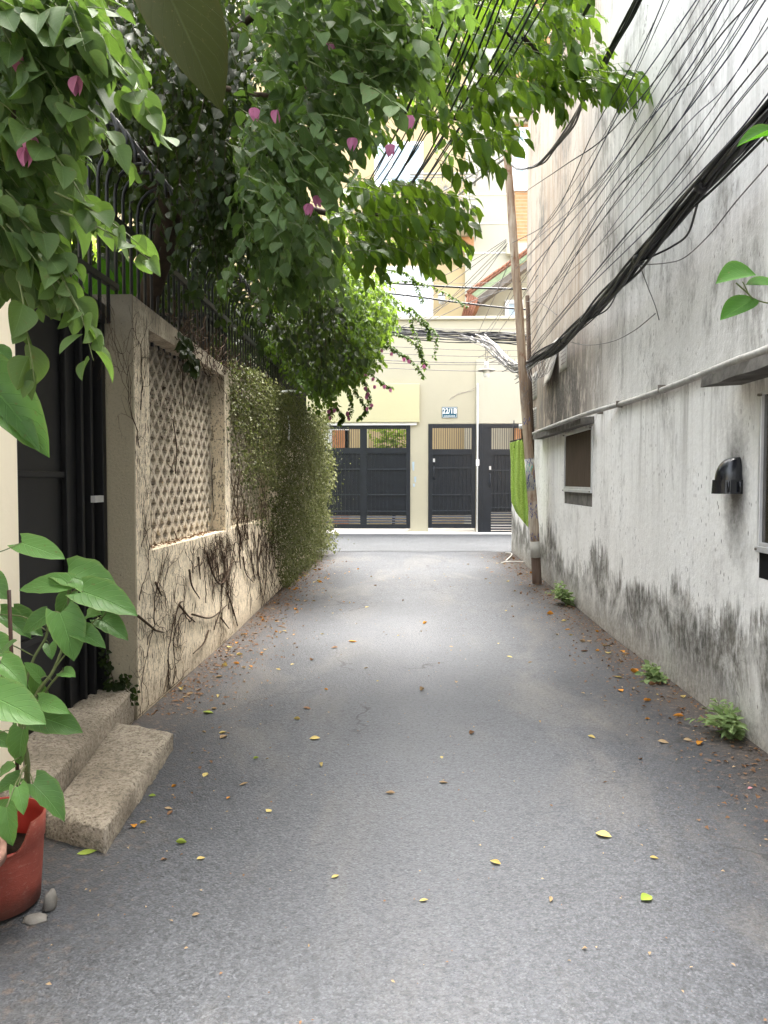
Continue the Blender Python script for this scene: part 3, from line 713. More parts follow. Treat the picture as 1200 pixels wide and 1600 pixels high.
# bush inside the yard seen through the grille
rg = np.random.default_rng(21); c = Cloud(21)
yb = T('yard_bush', 'yellow-green bush behind the bars at the top of the double gate', 'plant', (fx(612), 19.2, gz(19)))
for i in range(260):
    a = rg.uniform(0, 6.28); rr = rg.uniform(0, .55); z = rg.uniform(1.2, 2.75); c.spray((yb.location.x+rr*math.cos(a), 19.2+rr*math.sin(a)*.6, z), (math.cos(a), math.sin(a), .6), .22, 6, .10, tw_r=0)
c.build('ovate', 'garden_leaf', yb); m = MB(); m.tube([(yb.location.x, 19.2, .2), (yb.location.x+.1, 19.2, 1.4), (yb.location.x, 19.2, 2.4)], [.05, .04, .01], 6); m.build('stem', 'bark', yb)
# side neighbours closing the street on both sides (seen only from a step aside)
m = MB(); m.box(-16, -14.0, 8, 24, 0, 9); nb_ = m.build('neighbour_house', 'ivory_wall', loc=(-15, 16, 0)); tagset(nb_, 'plain cream house closing the left end of the cross street', 'house')
m = MB(); m.box(14, 16, 8, 24, 0, 9); nb_ = m.build('neighbour_house', 'ivory_wall', loc=(15, 16, 0)); tagset(nb_, 'plain cream house closing the right end of the cross street', 'house')

# ================================================================== RIGHT BUILDING
RB = T('right_building', 'tall old building with stained white and peach plaster forming the right side of the alley', 'building', (RX+2, 4, 0))
H = 6.93
w1 = (7.75, 9.10, 1.31, 1.955)      # far window
w2 = (2.55, 4.10, 1.06, 1.87)       # near window
m = MB(); Y0, Y1 = -8., 12.08; TH = .25
def wallpiece(ya, yb_, za, zb_): m.box(RX, RX+TH, ya, yb_, za, zb_)
wallpiece(Y0, w2[0], -.1, H); wallpiece(w2[0], w2[1], -.1, w2[2]-.17); wallpiece(w2[0], w2[1], w2[3], H)
wallpiece(w2[1], w1[0], -.1, H); wallpiece(w1[0], w1[1], -.1, w1[2]-.17); wallpiece(w1[0], w1[1], w1[3], H); wallpiece(w1[1], Y1, -.1, H)
m.box(RX+TH, RX+5, Y1-.25, Y1, -.1, H); m.box(RX+TH, RX+5, Y0, Y0+.25, -.1, H)
m.build('wall', 'weathered_plaster', RB)
m = MB(); m.box(RX+TH, RX+5, Y0+.25, Y1-.25, H-.3, H-.05); m.build('roof_slab', 'old_concrete', RB)
m = MB(); m.box(RX-.03, RX+TH+.02, Y0, Y1+.03, H, H+.05)
for i in range(40):
    y = Y1-.1-i*.13; m.box(RX-.02-rnd.random()*.02, RX+.1, y, y+rnd.uniform(.05, .12), H+.05, H+.05+rnd.uniform(.01, .05))
m.build('parapet_cap', 'old_concrete', RB)
def wall_window(wd, panel_mat):
    y0, y1, z0, z1 = wd; fr = MB(); X = RX-.012; f = .03 if y0 > 5 else .02
    fr.box(X, RX+.012, y0, y0+f, z0, z1); fr.box(X, RX+.012, y1-f, y1, z0, z1); fr.box(X+.002, RX+.012, y0+f, y1-f, z1-f, z1); fr.box(X-.01, RX+.012, y0+f*0, y1, z0-.03, z0+.0)
    fr.box(X+.002, RX+.012, y0+f, y1-f, z0+.001, z0+f)
    fo = bevel(fr.build('window', 'aluminium', RB), .003)
    p = MB(); p.box(RX+(.004 if y0 > 5 else .006), RX+(.008 if y0 > 5 else .011), y0+f, y1-f, z0+f, z1-f); po = p.build('pane', 'curtain_brown' if y0 > 5 else 'dark_glass', RB); po.parent = fo
    p = MB(); p.box(RX+.002, RX+.03, y0+.004, y1-.004, z0-.168, z0-.031)
    for yv in (y0+.2, y1-.25): p.box(RX-.001, RX+.0018, yv, yv+.008, z0-.165, z0-.034)
    p.build('vent_panel', panel_mat, RB)
    for (yy_, zz_) in ((y0+.02, z0-.015), (y1-.02, z0-.015), (y0+.02, z1-.02), (y1-.02, z1-.02)): sc = MB(); sc.tube([(X-.018, yy_, zz_), (X+.002, yy_, zz_)], .007, 8); so = sc.build('screw', 'soffit_grey', RB); so.parent = fo
wall_window(w1, 'old_concrete'); wall_window(w2, 'dark_void')
def ledge(y0, y1, z0, z1, d):
    m = MB(); n = 24
    for i in range(n):
        a = y0+(y1-y0)*i/n; b = y0+(y1-y0)*(i+1)/n; j = lambda: rnd.uniform(-.006, .006)
        pa = [(RX-d+j(), a, z0+j()), (RX, a, z0+.01), (RX, b, z0+.01), (RX-d+j(), b, z0+j()), (RX-d+j(), a, z1-.01+j()), (RX, a, z1), (RX, b, z1), (RX-d+j(), b, z1-.01+j())]
        if i: pa[0], pa[4] = last[3], last[7]
        m.hexa(pa); last = pa
    return m.build('window_ledge', 'old_concrete', RB)
ledge(7.70, 10.6, 1.965, 2.045, .13); ledge(2.3, 4.35, 1.925, 1.99, .22)
# lower wall continuing to the corner
m = MB(); m.box(RX+.03, RX+.25, Y1+.001, 13.85, -.1, 1.95); m.box(RX+.25, RX+6, 13.6, 13.85, -.1, 1.95)
tagset(m.build('corner_wall', 'weathered_plaster', loc=(RX+.1, 13, .1)), 'low stained wall running on from the tall building to the street corner behind the towel', 'wall')
# conduit along the wall
pp = [onx(820, 683, RX-.03), onx(833, 677.5, RX-.035), onx(860, 667, RX-.15), onx(890, 656, RX-.16), onx(922, 645, RX-.15), onx(960, 634, RX-.03), onx(1000, 622, RX-.03), onx(1050, 604, RX-.03), onx(1100, 584, RX-.03), onx(1150, 564, RX-.06), onx(1200, 546, RX-.10)]
pp += [Vector((RX-.06, 3.2, 2.07)), Vector((RX-.04, 1, 2.06)), Vector((RX-.04, -4, 2.05))]
cnd = T('wall_conduit', 'grey conduit pipe sagging along the right wall above both windows', 'pipe', (RX-.03, 6, 2.0))
m = MB(); m.tube(curve(pp, 70), .022, 10); m.build('pipe', 'pvc_grey', cnd)
m = MB()
for y in (5.6, 6.7, 7.35, 11.0): 
    m.box(RX-.055, RX-.001, y, y+.008, 2.035, 2.092)
m.build('clips', 'soffit_grey', cnd)
# vent hood
vp = onx(1151, 772, RX); vy = vp.y; vz = 1.33
vh = T('vent_hood', 'glossy black plastic vent hood fixed to the white wall left of the near window', 'vent', (RX, vy, vz))
m = MB(); n = 12; wy = .075; dp = .115; ht = .205; k0 = 0
rows = []
for i in range(n+1):
    t = i/n; z = vz+.075+(ht-.075)*math.sin(t*math.pi/2); s_ = math.cos(t*math.pi/2); rows.append((z, max(.02, s_**.8)))
for (z, s_) in rows:
    for j in range(13):
        a = math.pi*j/12; m.v.append((RX-.004-dp*s_*math.sin(a)**.6, vy-wy*(.55+.45*s_)*math.cos(a), z))
for i in range(n):
    for j in range(12): a = i*13+j; m.af((a, a+1, a+14, a+13), True)
m.af(range(n*13, n*13+13))
m.build('dome', 'vent_plastic', vh)
m = MB(); ring = []
for zz_, gsc in ((vz+.078, 1.0), (vz+.078, 1.10), (vz, 1.14), (vz, 1.08), (vz+.07, 1.02)):
    for j in range(13): a = math.pi*j/12; m.v.append((RX-.003-dp*gsc*math.sin(a)**.5, vy-wy*gsc*math.cos(a), zz_))
for i in range(4):
    for j in range(12): a = i*13+j; m.af((a, a+13, a+14, a+1))
m.build('skirt', 'vent_plastic', vh)
m = MB(); m.tube([(RX-dp*.75, vy-.098, vz+.01), (RX-dp*.75, vy-.098, vz+.07)], .007, 6); m.tube([(RX-dp*.2, vy-.10, vz+.01), (RX-dp*.2, vy-.10, vz+.07)], .007, 6); m.build('rib', 'vent_plastic', vh)
# paper notices peeling from the wall
papers = [((826, 612), (829, 612), (829, 660), (826, 662), 'narrow paper notice low beside the pole on the stained wall'),]
def notice(px0, px1, py0, py1, curl, lab):
    a = onx(px0, py0, RX-.006); b = onx(px1, py0+(py0-700)*.0, RX-.006); z0 = onx(px1, py1, RX).z; z1 = a.z
    t = T('paper_notice', lab, 'paper', (RX, (a.y+b.y)/2, z0), 'paper notices on the right wall'); m = MB(); nn = 8; yA, yB = a.y, b.y
    for i in range(nn+1):
        tt = i/nn; z = z1+(z0-z1)*tt; lift = curl*tt**2
        m.v += [(RX-.004-lift*.3, yA, z), (RX-.004-lift, yB, z+.03*math.sin(tt*5)*curl*3)]
    for i in range(nn): a_ = i*2; m.af((a_, a_+1, a_+3, a_+2), True)
    o = m.build('sheet', 'paper', t); s = o.modifiers.new('th', 'SOLIDIFY'); s.thickness = .002
    m = MB()
    for i in range(7):
        z = z1-(z1-z0)*(.12+.11*i); 
        if curl < .02: m.box(RX-.008, RX-.0062, min(yA, yB)+abs(yB-yA)*.12, min(yA, yB)+abs(yB-yA)*rnd.uniform(.6, .88), z-.012, z)
    if m.v: m.build('print_lines', 'paper_ink', t)
notice(853, 872, 545, 592, .10, 'white paper notice peeling away from the wall below the cable bundle')
notice(874, 886, 530, 575, .0, 'printed paper notice stuck flat right of the peeling notice')
notice(829, 839, 588, 622, .0, 'upper of two small notices pasted right beside the pole')
notice(830, 838, 640, 668, .0, 'lower of two small notices pasted right beside the pole above the pipe')

# ================================================================== POLE AND CABLES
pb = ong(840, 912); PY = pb.y
pt = at(786, 186, PY+.15)
pole = T('utility_pole', 'leaning weathered timber utility pole at the right edge of the alley', 'pole', pb)
def polepx(py):   # axis of the pole at a given height in the photo
    t = (912-py)/(912-186); bend = math.sin(t*math.pi)*5; return (840-t*54-bend*.0, py)
m = MB(); N = 26; pts = []; rr = []
ctrl = [(840, 912), (833, 800), (824, 680), (818, 600), (812, 500), (804, 400), (797, 300), (788, 186)]
pp = [at(x, y, PY+.15*(912-y)/726) for x, y in ctrl]; pp[0].z = gz(PY)-.1
cp = curve(pp, 42)
for i, q in enumerate(cp): rr.append(.062-.012*i/len(cp)+rnd.uniform(-.0025, .0025))
m.tube(cp, rr, 14); m.build('shaft', 'pole_timber', pole)
# painted and stuck-on adverts (illegible blue strokes)
def pole_pt(py):
    for i in range(len(ctrl)-1):
        if ctrl[i][1] >= py >= ctrl[i+1][1]:
            t = (ctrl[i][1]-py)/(ctrl[i][1]-ctrl[i+1][1]); return pp[i].lerp(pp[i+1], t) if i else at(ctrl[0][0]+(ctrl[1][0]-ctrl[0][0])*t, py, PY)
for (a, b) in ((717, 767), (846, 871)):
    stick = MB(); p0, p1 = pole_pt(b), pole_pt(a); stick.tube([p0, p1], .0635 if a > 800 else .0615, 14); stick.build('sticker', 'paper', pole)
for (a, b, mt) in ((656, 666, 'marker_blue'), (718, 728, 'marker_blue'), (729, 737, 'marker_green'), (738, 766, 'marker_blue'), (789, 811, 'marker_blue'), (836, 846, 'marker_blue'), (600, 640, 'paper_ink')):
    s_ = MB(); py = a
    while py < b:
        c0 = pole_pt(py)
        for k in range(3):
            an = R(250+rnd.uniform(-35, 60)); ln = rnd.uniform(.012, .035); r0 = .0665
            d = Vector((math.cos(an), math.sin(an), 0)); tg = Vector((-math.sin(an), math.cos(an), 0))
            q = c0+d*r0; s_.tube([q, q+tg*rnd.uniform(-.015, .015)+Vector((0, 0, ln))], .0028, 4)
        py += 2.6
    s_.build('advert_marks', mt, pole)
m = MB(); q0 = at(841, 905, 11.3); q0.z = gz(11.3); q1 = at(824, 462, 11.3)
m.tube([q0, q0.lerp(q1, .5)+Vector((-.02, 0, 0)), q1], [.035, .035, .030], 10)
tagset(m.build('utility_pole', 'bark', loc=q0), 'shorter thin pole standing right behind the leaning timber pole', 'pole')
# clothes rod and towel
rod = T('clothes_rod', 'thin dark rod with a white insulator knob standing left of the pole above the towel', 'rod', at(804, 690, PY+.2))
m = MB(); TY = PY+.18
m.tube([at(803, 657, TY), at(803, 700, TY)], .008, 6); m.tube([at(815, 664, TY), at(816, 690, TY)], .011, 6); m.tube([at(797, 690, TY), at(823, 684, TY)], .010, 6); m.build('bars', 'iron_black', rod)
m = MB(); m.tube([at(811, 667, TY), at(819, 666, TY)], [.035, .03], 8); m.build('insulator', 'sign_white', rod)
tw = MB(); nu, nv = 16, 40
for j in range(nv+1):
    t = j/nv
    xl = 797+3*t+ (6*max(0, t-.85)/.15 if t > .85 else 0); xr = 820+6*t; 
    for i in range(nu+1):
        s_ = i/nu; top = 692-7*s_; bot = 800+24*s_**.8
        x = xl+(xr-xl)*s_; y = top+(bot-top)*t; dep = .035*math.sin(s_*9+t*1.3)*(.3+.7*t)+.015*math.sin(s_*21+t*5)
        tw.v.append(tuple(at(x+1.2*math.sin(t*7+s_*3)*t, y, TY+dep)))
for j in range(nv):
    for i in range(nu): a = j*(nu+1)+i; tw.af((a, a+1, a+nu+2, a+nu+1), True)
o = tw.build('towel', 'lime_towel', loc=at(812, 760, TY)); s_ = o.modifiers.new('th', 'SOLIDIFY'); s_.thickness = .012; s_.offset = 0
tagset(o, 'lime green terry towel hanging beside the leaning pole', 'towel')
hp = MB(); hp.tube([at(799, 800, TY), at(798, 812, TY+.01), at(800, 820, TY)], .012, 6)

def strand(pts, r, jit=0., n=40, sides=6, seed=0):
    rr_ = random.Random(seed); c = curve(pts, n)
    if jit:
        ph = rr_.uniform(0, 6.28); fr = rr_.uniform(.5, 1.6); ox = rr_.gauss(0, jit*.6); oz = rr_.gauss(0, jit*.6); L = len(c)
        c = [q+Vector((ox+jit*.8*math.sin(ph+fr*i*.35), 0, oz+jit*.8*math.cos(ph*1.3+fr*i*.31)))*(min(1, i/3, (L-1-i)/3+.25)) for i, q in enumerate(c)]
    mm = MB(); mm.tube(c, r, sides); return mm
def runon(P, end=0):      # carry a cable on, past the camera and on down the alley behind it
    a, b = (P[0], P[2]) if end == 0 else (P[-1], P[-3]); d = (a-b).normalized(); d.z = d.z*.25
    q = [a+d*2.5, a+d*9]; return q[::-1]+P if end == 0 else P+q
def path(spec): return [at(x, y, Y) for x, y, Y in spec]
# 1. thick black bundle along the right wall
bspec = [(824, 566, 10.05), (850, 553, 9.3), (876, 536, 8.5), (905, 508, 7.5), (935, 476, 6.7), (968, 440, 5.9), (1000, 403, 5.35), (1045, 350, 4.75), (1095, 293, 4.25), (1150, 230, 3.75), (1215, 160, 3.3), (1330, 30, 2.7), (1600, -300, 1.6)]
bun = T('cable_bundle', 'thick sagging bundle of black cables along the right wall, tied in places', 'cables', at(935, 476, 6.7))
for i in range(26):
    s_ = strand(runon(path(bspec), 1), rnd.choice((.006, .008, .010, .012)), .026, 70, 6, 100+i); s_.build('cable', 'cable_black', bun)
for (i0, i1) in ((2, 4),):
    pass
for x, y, Y in ((880, 532, 8.35), (912, 500, 7.3), (998, 405, 5.37), (1097, 290, 4.22)):
    a, b = at(x-3, y+3, Y+.07), at(x+4, y-4, Y-.07); tt = MB(); tt.tube([a, a.lerp(b, .5), b], [.030, .044, .030], 10); tt.build('tape_wrap', 'cable_black', bun)
def cable(name, label, cat, spec, r, material, group=None, jit=0, seed=1, n=40):
    P_ = path(spec); P_ = runon(P_) if group and ('fanning' in group or 'slanting' in group) else P_
    o = strand(P_, r, jit, n+(16 if len(P_) > len(spec) else 0), 6, seed).build(name, material, loc=path(spec)[0]); return tagset(o, label, cat, group)
# sagging strands off the bundle
cable('loose_cable', 'loose loop of black cable hanging below the thick bundle near the wall top bend', 'cable', [(900, 512, 7.6), (925, 497, 7.), (950, 482, 6.6), (968, 450, 6.)], .006, 'cable_black')
cable('loose_cable', 'black cable bellying out under the upper part of the thick bundle', 'cable', [(1000, 408, 5.3), (1020, 400, 5.2), (1050, 385, 5.), (1075, 365, 4.7), (1090, 318, 4.35)], .007, 'cable_black')
cable('loose_cable', 'single cable curving away right of the thick bundle toward the right edge of the photo', 'cable', [(1085, 322, 4.3), (1120, 290, 4.1), (1160, 250, 3.8), (1215, 195, 3.4), (1400, 20, 2.4)], .007, 'cable_black')
cable('loose_cable', 'thin grey wire climbing in a slack curve across the near part of the right wall', 'wire', [(1000, 414, 5.4), (1040, 411, 5.2), (1070, 402, 5.0), (1110, 365, 4.6), (1150, 315, 4.3), (1215, 240, 3.8), (1400, 20, 2.8)], .004, 'cable_grey')
cable('loose_cable', 'thin wire drooping down the wall from the bundle to a crack', 'wire', [(1000, 415, 5.4), (1013, 450, 5.45), (1024, 478, 5.4), (1030, 500, 5.45)], .004, 'cable_grey')
cable('loose_cable', 'thin brown wire looping from the bundle to the foot of the drooping wire', 'wire', [(882, 532, 8.3), (915, 539, 7.6), (955, 534, 6.8), (990, 517, 6.1), (1024, 490, 5.5)], .004, 'cable_grey')
cable('loose_cable', 'short slack wire arching over the peach plaster near the top of the short pole', 'wire', [(823, 471, 11.2), (845, 474, 10.4), (870, 492, 9.4)], .004, 'cable_grey')
# 2. twisted black drops over the top right
def twisted(label, spec, n, r, jit, tailspec):
    t = T('cable_bundle', label, 'cables', path(spec)[0])
    for i in range(n): strand(runon(path(spec), 1), r, jit, 66, 6, 300+i+len(label)).build('cable', 'cable_black', t)
    for i in range(4): strand(path(tailspec), r*.7, jit*.9, 20, 5, 500+i).build('frayed_end', 'cable_grey', t)
    return t
twisted('heavy black twisted cable dropping from the top edge to the pole head', [(828, 263, 9.3), (848, 250, 8.9), (872, 225, 8.3), (895, 190, 7.6), (915, 150, 6.9), (940, 105, 6.3), (968, 55, 5.8), (1000, -8, 5.3), (1080, -170, 4.2), (1250, -500, 2.9)], 7, .010, .013, [(788, 240, 10.1), (800, 258, 9.9), (815, 266, 9.5), (832, 261, 9.2)])
twisted('thinner black cable pair passing over the tree leaves to the head of the pole', [(818, 190, 9.3), (852, 150, 8.2), (866, 128, 7.6), (872, 95, 7.), (890, 58, 6.4), (925, 0, 5.6), (990, -110, 4.6), (1120, -330, 3.4)], 4, .009, .009, [(788, 237, 10.1), (796, 222, 9.9), (806, 206, 9.6), (822, 186, 9.2)])
ORD = ['first', 'second', 'third', 'fourth', 'fifth', 'sixth', 'seventh', 'eighth', 'ninth', 'tenth', 'eleventh', 'twelfth', 'thirteenth', 'fourteenth', 'fifteenth', 'sixteenth', 'seventeenth', 'eighteenth', 'nineteenth', 'twentieth', 'twenty-first', 'twenty-second', 'twenty-third', 'twenty-fourth', 'twenty-fifth', 'twenty-sixth', 'twenty-seventh', 'twenty-eighth']
# 3. fan of thin wires over the right wall
fan = [((1037, 0), (975, 150), (905, 290), (822, 390)), ((1046, 0), (985, 130), (920, 250), (815, 402)), ((1088, 0), (1040, 70), (960, 190), (890, 330), (818, 460)), ((1093, 0), (1010, 150), (930, 300), (812, 440)),
       ((1110, 0), (1010, 160), (930, 290), (806, 420)), ((1125, 0), (1030, 160), (940, 290), (820, 430)), ((1128, 0), (1050, 130), (960, 260), (824, 400)), ((1138, 0), (1075, 110), (980, 240), (826, 470)),
       ((1155, 0), (1090, 100), (1000, 230), (824, 505)), ((1170, 0), (1100, 110), (1010, 190), (900, 320), (824, 385)), ((1181, 0), (1110, 110), (1020, 250), (920, 370), (820, 500)), ((1184, 0), (1120, 100), (1030, 230), (920, 350), (826, 520)),
       ((1196, 0), (1130, 100), (1040, 215), (930, 345), (826, 545)), ((1205, 20), (1140, 130), (1060, 240), (950, 370), (826, 480)), ((1205, 35), (1130, 140), (1060, 210), (960, 350), (824, 530)), ((1205, 75), (1130, 170), (1060, 270), (960, 390), (828, 548)),
       ((1205, 95), (1120, 200), (1040, 300), (950, 400), (826, 556)), ((1205, 100), (1140, 180), (1060, 290), (960, 395), (824, 560)), ((1060, -60), (1010, 60), (930, 200), (862, 340), (800, 380)), ((1205, 140), (1150, 210), (1080, 285), (1000, 370), (900, 470), (826, 562)),
       ((1160, -60), (1060, 80), (950, 210), (880, 260), (820, 300)), ((1205, -30), (1100, 90), (1000, 260), (900, 400), (824, 500))]
xtop = lambda q: q[0][0]-q[0][1]*(q[1][0]-q[0][0])/(q[1][1]-q[0][1])
fan.sort(key=xtop)
for i, pl in enumerate(fan):
    n = len(pl); spec = []
    sx_, sy_ = pl[0]; Ys = 1.55/max(.2, ((sx_-635)/1200)); Ys = min(Ys, 4.6)
    for j, (x, y) in enumerate(pl):
        d0 = math.hypot(x-822, y-480)/max(1, math.hypot(sx_-822, sy_-480)); iy = (1/10.05)*(1-d0)+(1/Ys)*d0
        spec.append((x, y, 1/iy))
    spec[-1] = (pl[-1][0], pl[-1][1], 10.0)
    dx, dy = pl[0][0]-pl[1][0], pl[0][1]-pl[1][1]; spec.insert(0, (pl[0][0]+dx*2.4, pl[0][1]+dy*2.4, Ys*.62))
    cable('overhead_wire', '%s thin wire from the left in the fan over the right wall' % ORD[i], 'wire', spec, .0026 if i % 3 else .004, 'cable_navy' if i % 2 else 'cable_black', 'wires fanning from the pole over the right wall')
# 4. wires passing in front of the tree foliage on the left
lw = [((700, -5), (640, 160), (570, 300), (505, 385)), ((707, -5), (655, 130), (590, 260), (480, 440)), ((716, -5), (665, 140), (600, 265), (520, 360)), ((752, -5), (690, 140), (600, 310), (480, 470)), ((758, -5), (700, 135), (620, 280), (540, 390)),
      ((738, -5), (680, 130), (610, 265), (500, 430)), ((780, -5), (720, 140), (640, 290), (560, 390), (480, 480)), ((788, -5), (735, 130), (660, 265), (540, 420)), ((812, -5), (770, 90), (690, 215), (600, 350), (500, 470)), ((842, -5), (790, 90), (700, 225), (620, 340), (480, 500)),
      ((835, -5), (765, 120), (680, 260), (570, 410)), ((770, -5), (712, 120), (640, 250), (520, 410)), ((860, -10), (800, 90), (735, 190), (640, 330), (560, 440))]
lw.sort(key=xtop)
for i, pl in enumerate(lw):
    Ys = 4.6; spec = []; n = len(pl); Ye = 12.2
    for j, (x, y) in enumerate(pl):
        d0 = math.hypot(x-470, y-490)/math.hypot(pl[0][0]-470, pl[0][1]-490); iy = (1/Ye)*(1-d0)+(1/Ys)*d0; spec.append((x, y, 1/iy))
    dx, dy = pl[0][0]-pl[1][0], pl[0][1]-pl[1][1]; spec.insert(0, (pl[0][0]+dx*2.2, pl[0][1]+dy*2.2, Ys*.6))
    cable('overhead_wire', '%s black wire from the left slanting in front of the tree leaves' % ORD[i], 'wire', spec, .0075 if i % 2 else .0055, 'cable_black', 'wires slanting in front of the leaves')
# 5. street cables across the end
cs = T('cable_bundle', 'dark horizontal bundle of street cables crossing in front of the ivory wall', 'cables', at(700, 526, 15))
for i in range(22):
    dy = rnd.uniform(-9, 9); strand(path([(380, 500+dy*.6, 15), (580, 514+dy*.7, 15), (640, 521+dy, 15), (700, 524+dy*.8, 15), (760, 527+dy*.9, 14.9), (812, 530+dy, 14.5), (900, 528, 15)]), rnd.uniform(.006, .013), .04, 40, 5, 700+i).build('cable', 'cable_black' if i % 3 else 'cable_grey', cs)
tg = T('cable_tangle', 'messy pale tangle of wires dropping from the street bundle to the leaning pole', 'cables', at(790, 560, 12))
for i in range(26):
    dx = rnd.uniform(-7, 7); dy = rnd.uniform(-6, 6)
    strand(path([(740+rnd.uniform(-25, 25), 525+dy*.5, 14.8), (766+dx, 541+dy, 13.6), (786+dx, 562+dy, 12.2), (806+dx*.6, 577+dy, 11), (824, 572+dy, 10.1), (850+dx, 556+dy*.5, 9.4), (880, 534, 8.5)]), rnd.uniform(.004, .008), .02, 40, 5, 800+i).build('wire', ('cable_pale', 'cable_grey', 'cable_grey', 'cable_black')[i % 4], tg)
for i in range(20):
    x0 = rnd.uniform(755, 815); y0 = 535+(x0-755)*.62+rnd.uniform(-4, 6); rx = rnd.uniform(5, 16); ry = rnd.uniform(8, 26); Y = 13.6-(x0-755)/60*3.3
    strand(path([(x0, y0, Y), (x0+rx*.4, y0+ry*.7, Y), (x0+rx*.6*rnd.choice((-1, 1)), y0+ry, Y), (x0+rx, y0+ry*.5, Y), (x0+rx*1.2, y0+2, Y)]), .0035, 0, 20, 4, i).build('loop', 'cable_grey', tg)
for i in range(9):
    x0 = 828+i*3; strand(path([(x0-6, 572-i*2, 10), (x0-1, 590-i, 9.9), (x0+5, 598-i*2, 9.8), (x0+14, 580-i*2, 9.6), (x0+26, 556-i*2, 9.2)]), .004, .006, 20, 4, 40+i).build('loop', 'cable_pale' if i % 2 else 'cable_grey', tg)
for i, (y0, y1, r, mt) in enumerate(((442, 452, .020, 'cable_black'), (458, 484, .018, 'cable_black'), (511, 514, .007, 'cable_grey'), (519, 519, .007, 'cable_grey'), (541, 548, .006, 'cable_grey'), (552, 557, .006, 'cable_grey'), (563, 566, .008, 'cable_grey'), (567, 569, .006, 'cable_grey'), (575, 580, .007, 'cable_grey'), (440, 441, .004, 'cable_grey'))):
    cable('street_cable', '%s level cable %s' % (('thick black upper', 'thick black lower', 'highest thin grey', 'second highest thin grey', 'third highest thin grey', 'fourth highest thin grey', 'third lowest thin grey', 'second lowest thin grey', 'lowest thin grey', 'faint hair-thin')[i], 'crossing the ivory street wall'), 'cable', [(420, y0-8, 15.2), (600, y0, 15.2), (720, (y0+y1)/2+2, 15.2), (830, y1, 15.2), (1000, y1+4, 15.2)], r, mt, 'cables strung along the cross street')
pf = [((791, 374), (730, 412), (640, 458), (560, 500)), ((791, 376), (700, 445), (620, 500)), ((791, 378), (740, 430), (690, 480), (640, 530)), ((793, 380), (735, 450), (650, 505)), ((792, 384), (700, 470), (610, 520)), ((815, 445), (740, 470), (660, 505), (560, 530)), ((800, 400), (770, 470), (745, 525)), ((806, 440), (780, 490), (757, 522)), ((830, 420), (790, 480), (765, 520)), ((840, 430), (800, 490), (775, 525))]
for i, pl in enumerate(pf):
    spec = [(x, y, 10.1+(14.9-10.1)*j/(len(pl)-1)) for j, (x, y) in enumerate(pl)]
    cable('service_wire', '%s fine grey wire spreading left and down from the leaning pole' % ORD[i], 'wire', spec, .0048, 'cable_grey', 'wires spreading left from the pole')
br = [((560, 330), (640, 302), (700, 262), (742, 240)), ]
cable('street_cable', 'grey cable crossing upward in front of the balcony to the leaning pole head', 'cable', [(640, 360, 15.5), (700, 318, 13.5), (740, 285, 12), (792, 245, 10.2)], .018, 'cable_grey')
cable('street_cable', 'second slimmer grey cable above the one crossing the balcony railing', 'cable', [(600, 350, 15.5), (690, 300, 13.5), (740, 272, 12), (790, 240, 10.2)], .010, 'cable_grey')
# 6. pendant street lamp
LYp = 14.9
lamp = T('pendant_lamp', 'small white pendant lamp with grey disc shade hanging from the street cables', 'lamp', at(760, 560, LYp))
c0 = at(760, 578, LYp)
m = MB(); m.lathe([(.04, .03), (.14, .012), (.172, -.01), (.172, -.022), (.03, -.006), (.04, .03)], c0, 24); m.build('shade', 'pvc_grey', lamp)
m = MB(); m.lathe([(.03, .16), (.045, .10), (.05, .035), (.0, .035)], c0, 16); m.build('cap', 'aluminium', lamp)
m = MB(); m.lathe([(.055, -.01), (.07, -.05), (.068, -.10), (.045, -.135), (0, -.145)], c0, 16); m.build('glass_bowl', 'sign_white', lamp)
m = MB(); m.tube(path([(760, 568, LYp), (759, 555, LYp), (758, 532, LYp)]), .005, 5); m.tube(path([(760, 568, LYp), (762, 558, LYp), (763, 532, LYp)]), .004, 5); m.build('hanger', 'cable_black', lamp)

# ================================================================== LEFT SIDE: wall, gate, steps
GW = T('garden_wall', 'cream roughcast garden wall with square lattice openings on the left side', 'wall', (WX-.15, 8.5, 0))
TH = .26; XB = WX-TH
def ztop(y): return 2.475-.035*(max(4.4, min(y, 9))-4.4)
y0 = 4.42; oA, oB = 4.70, 6.66; o2a, o2b = 6.86, 8.8; zo0, zo1 = .97, 2.33; YE = 13.1
m = MB()
def seg(a, b, z0, z1f):
    za = z1f(a) if callable(z1f) else z1f; zb2 = z1f(b) if callable(z1f) else z1f
    m.hexa([(XB, a, z0(a) if callable(z0) else z0), (WX, a, z0(a) if callable(z0) else z0), (WX, b, z0(b) if callable(z0) else z0), (XB, b, z0(b) if callable(z0) else z0), (XB, a, za), (WX, a, za), (WX, b, zb2), (XB, b, zb2)])
seg(y0+.02, oA, -.1, ztop); seg(oA, oB, -.1, zo0); seg(oA, oB, lambda y: zo1-.01*(y-oA), ztop); seg(oB, o2a, -.1, ztop)
seg(o2a, o2b, -.1, zo0); seg(o2a, o2b, 2.22, ztop); seg(o2b, YE, -.1, ztop)
m.build('wall', 'roughcast_cream', GW)
m = MB(); m.hexa([(XB-.05, y0-.005, -.1), (WX+.0, y0-.005, -.1), (WX+.0, y0+.0195, -.1), (XB-.05, y0+.0195, -.1), (XB-.05, y0-.005, ztop(y0)), (WX, y0-.005, ztop(y0)), (WX, y0+.0195, ztop(y0)), (XB-.05, y0+.0195, ztop(y0))])
m.build('pier_face', 'pier_side_shaded', GW)
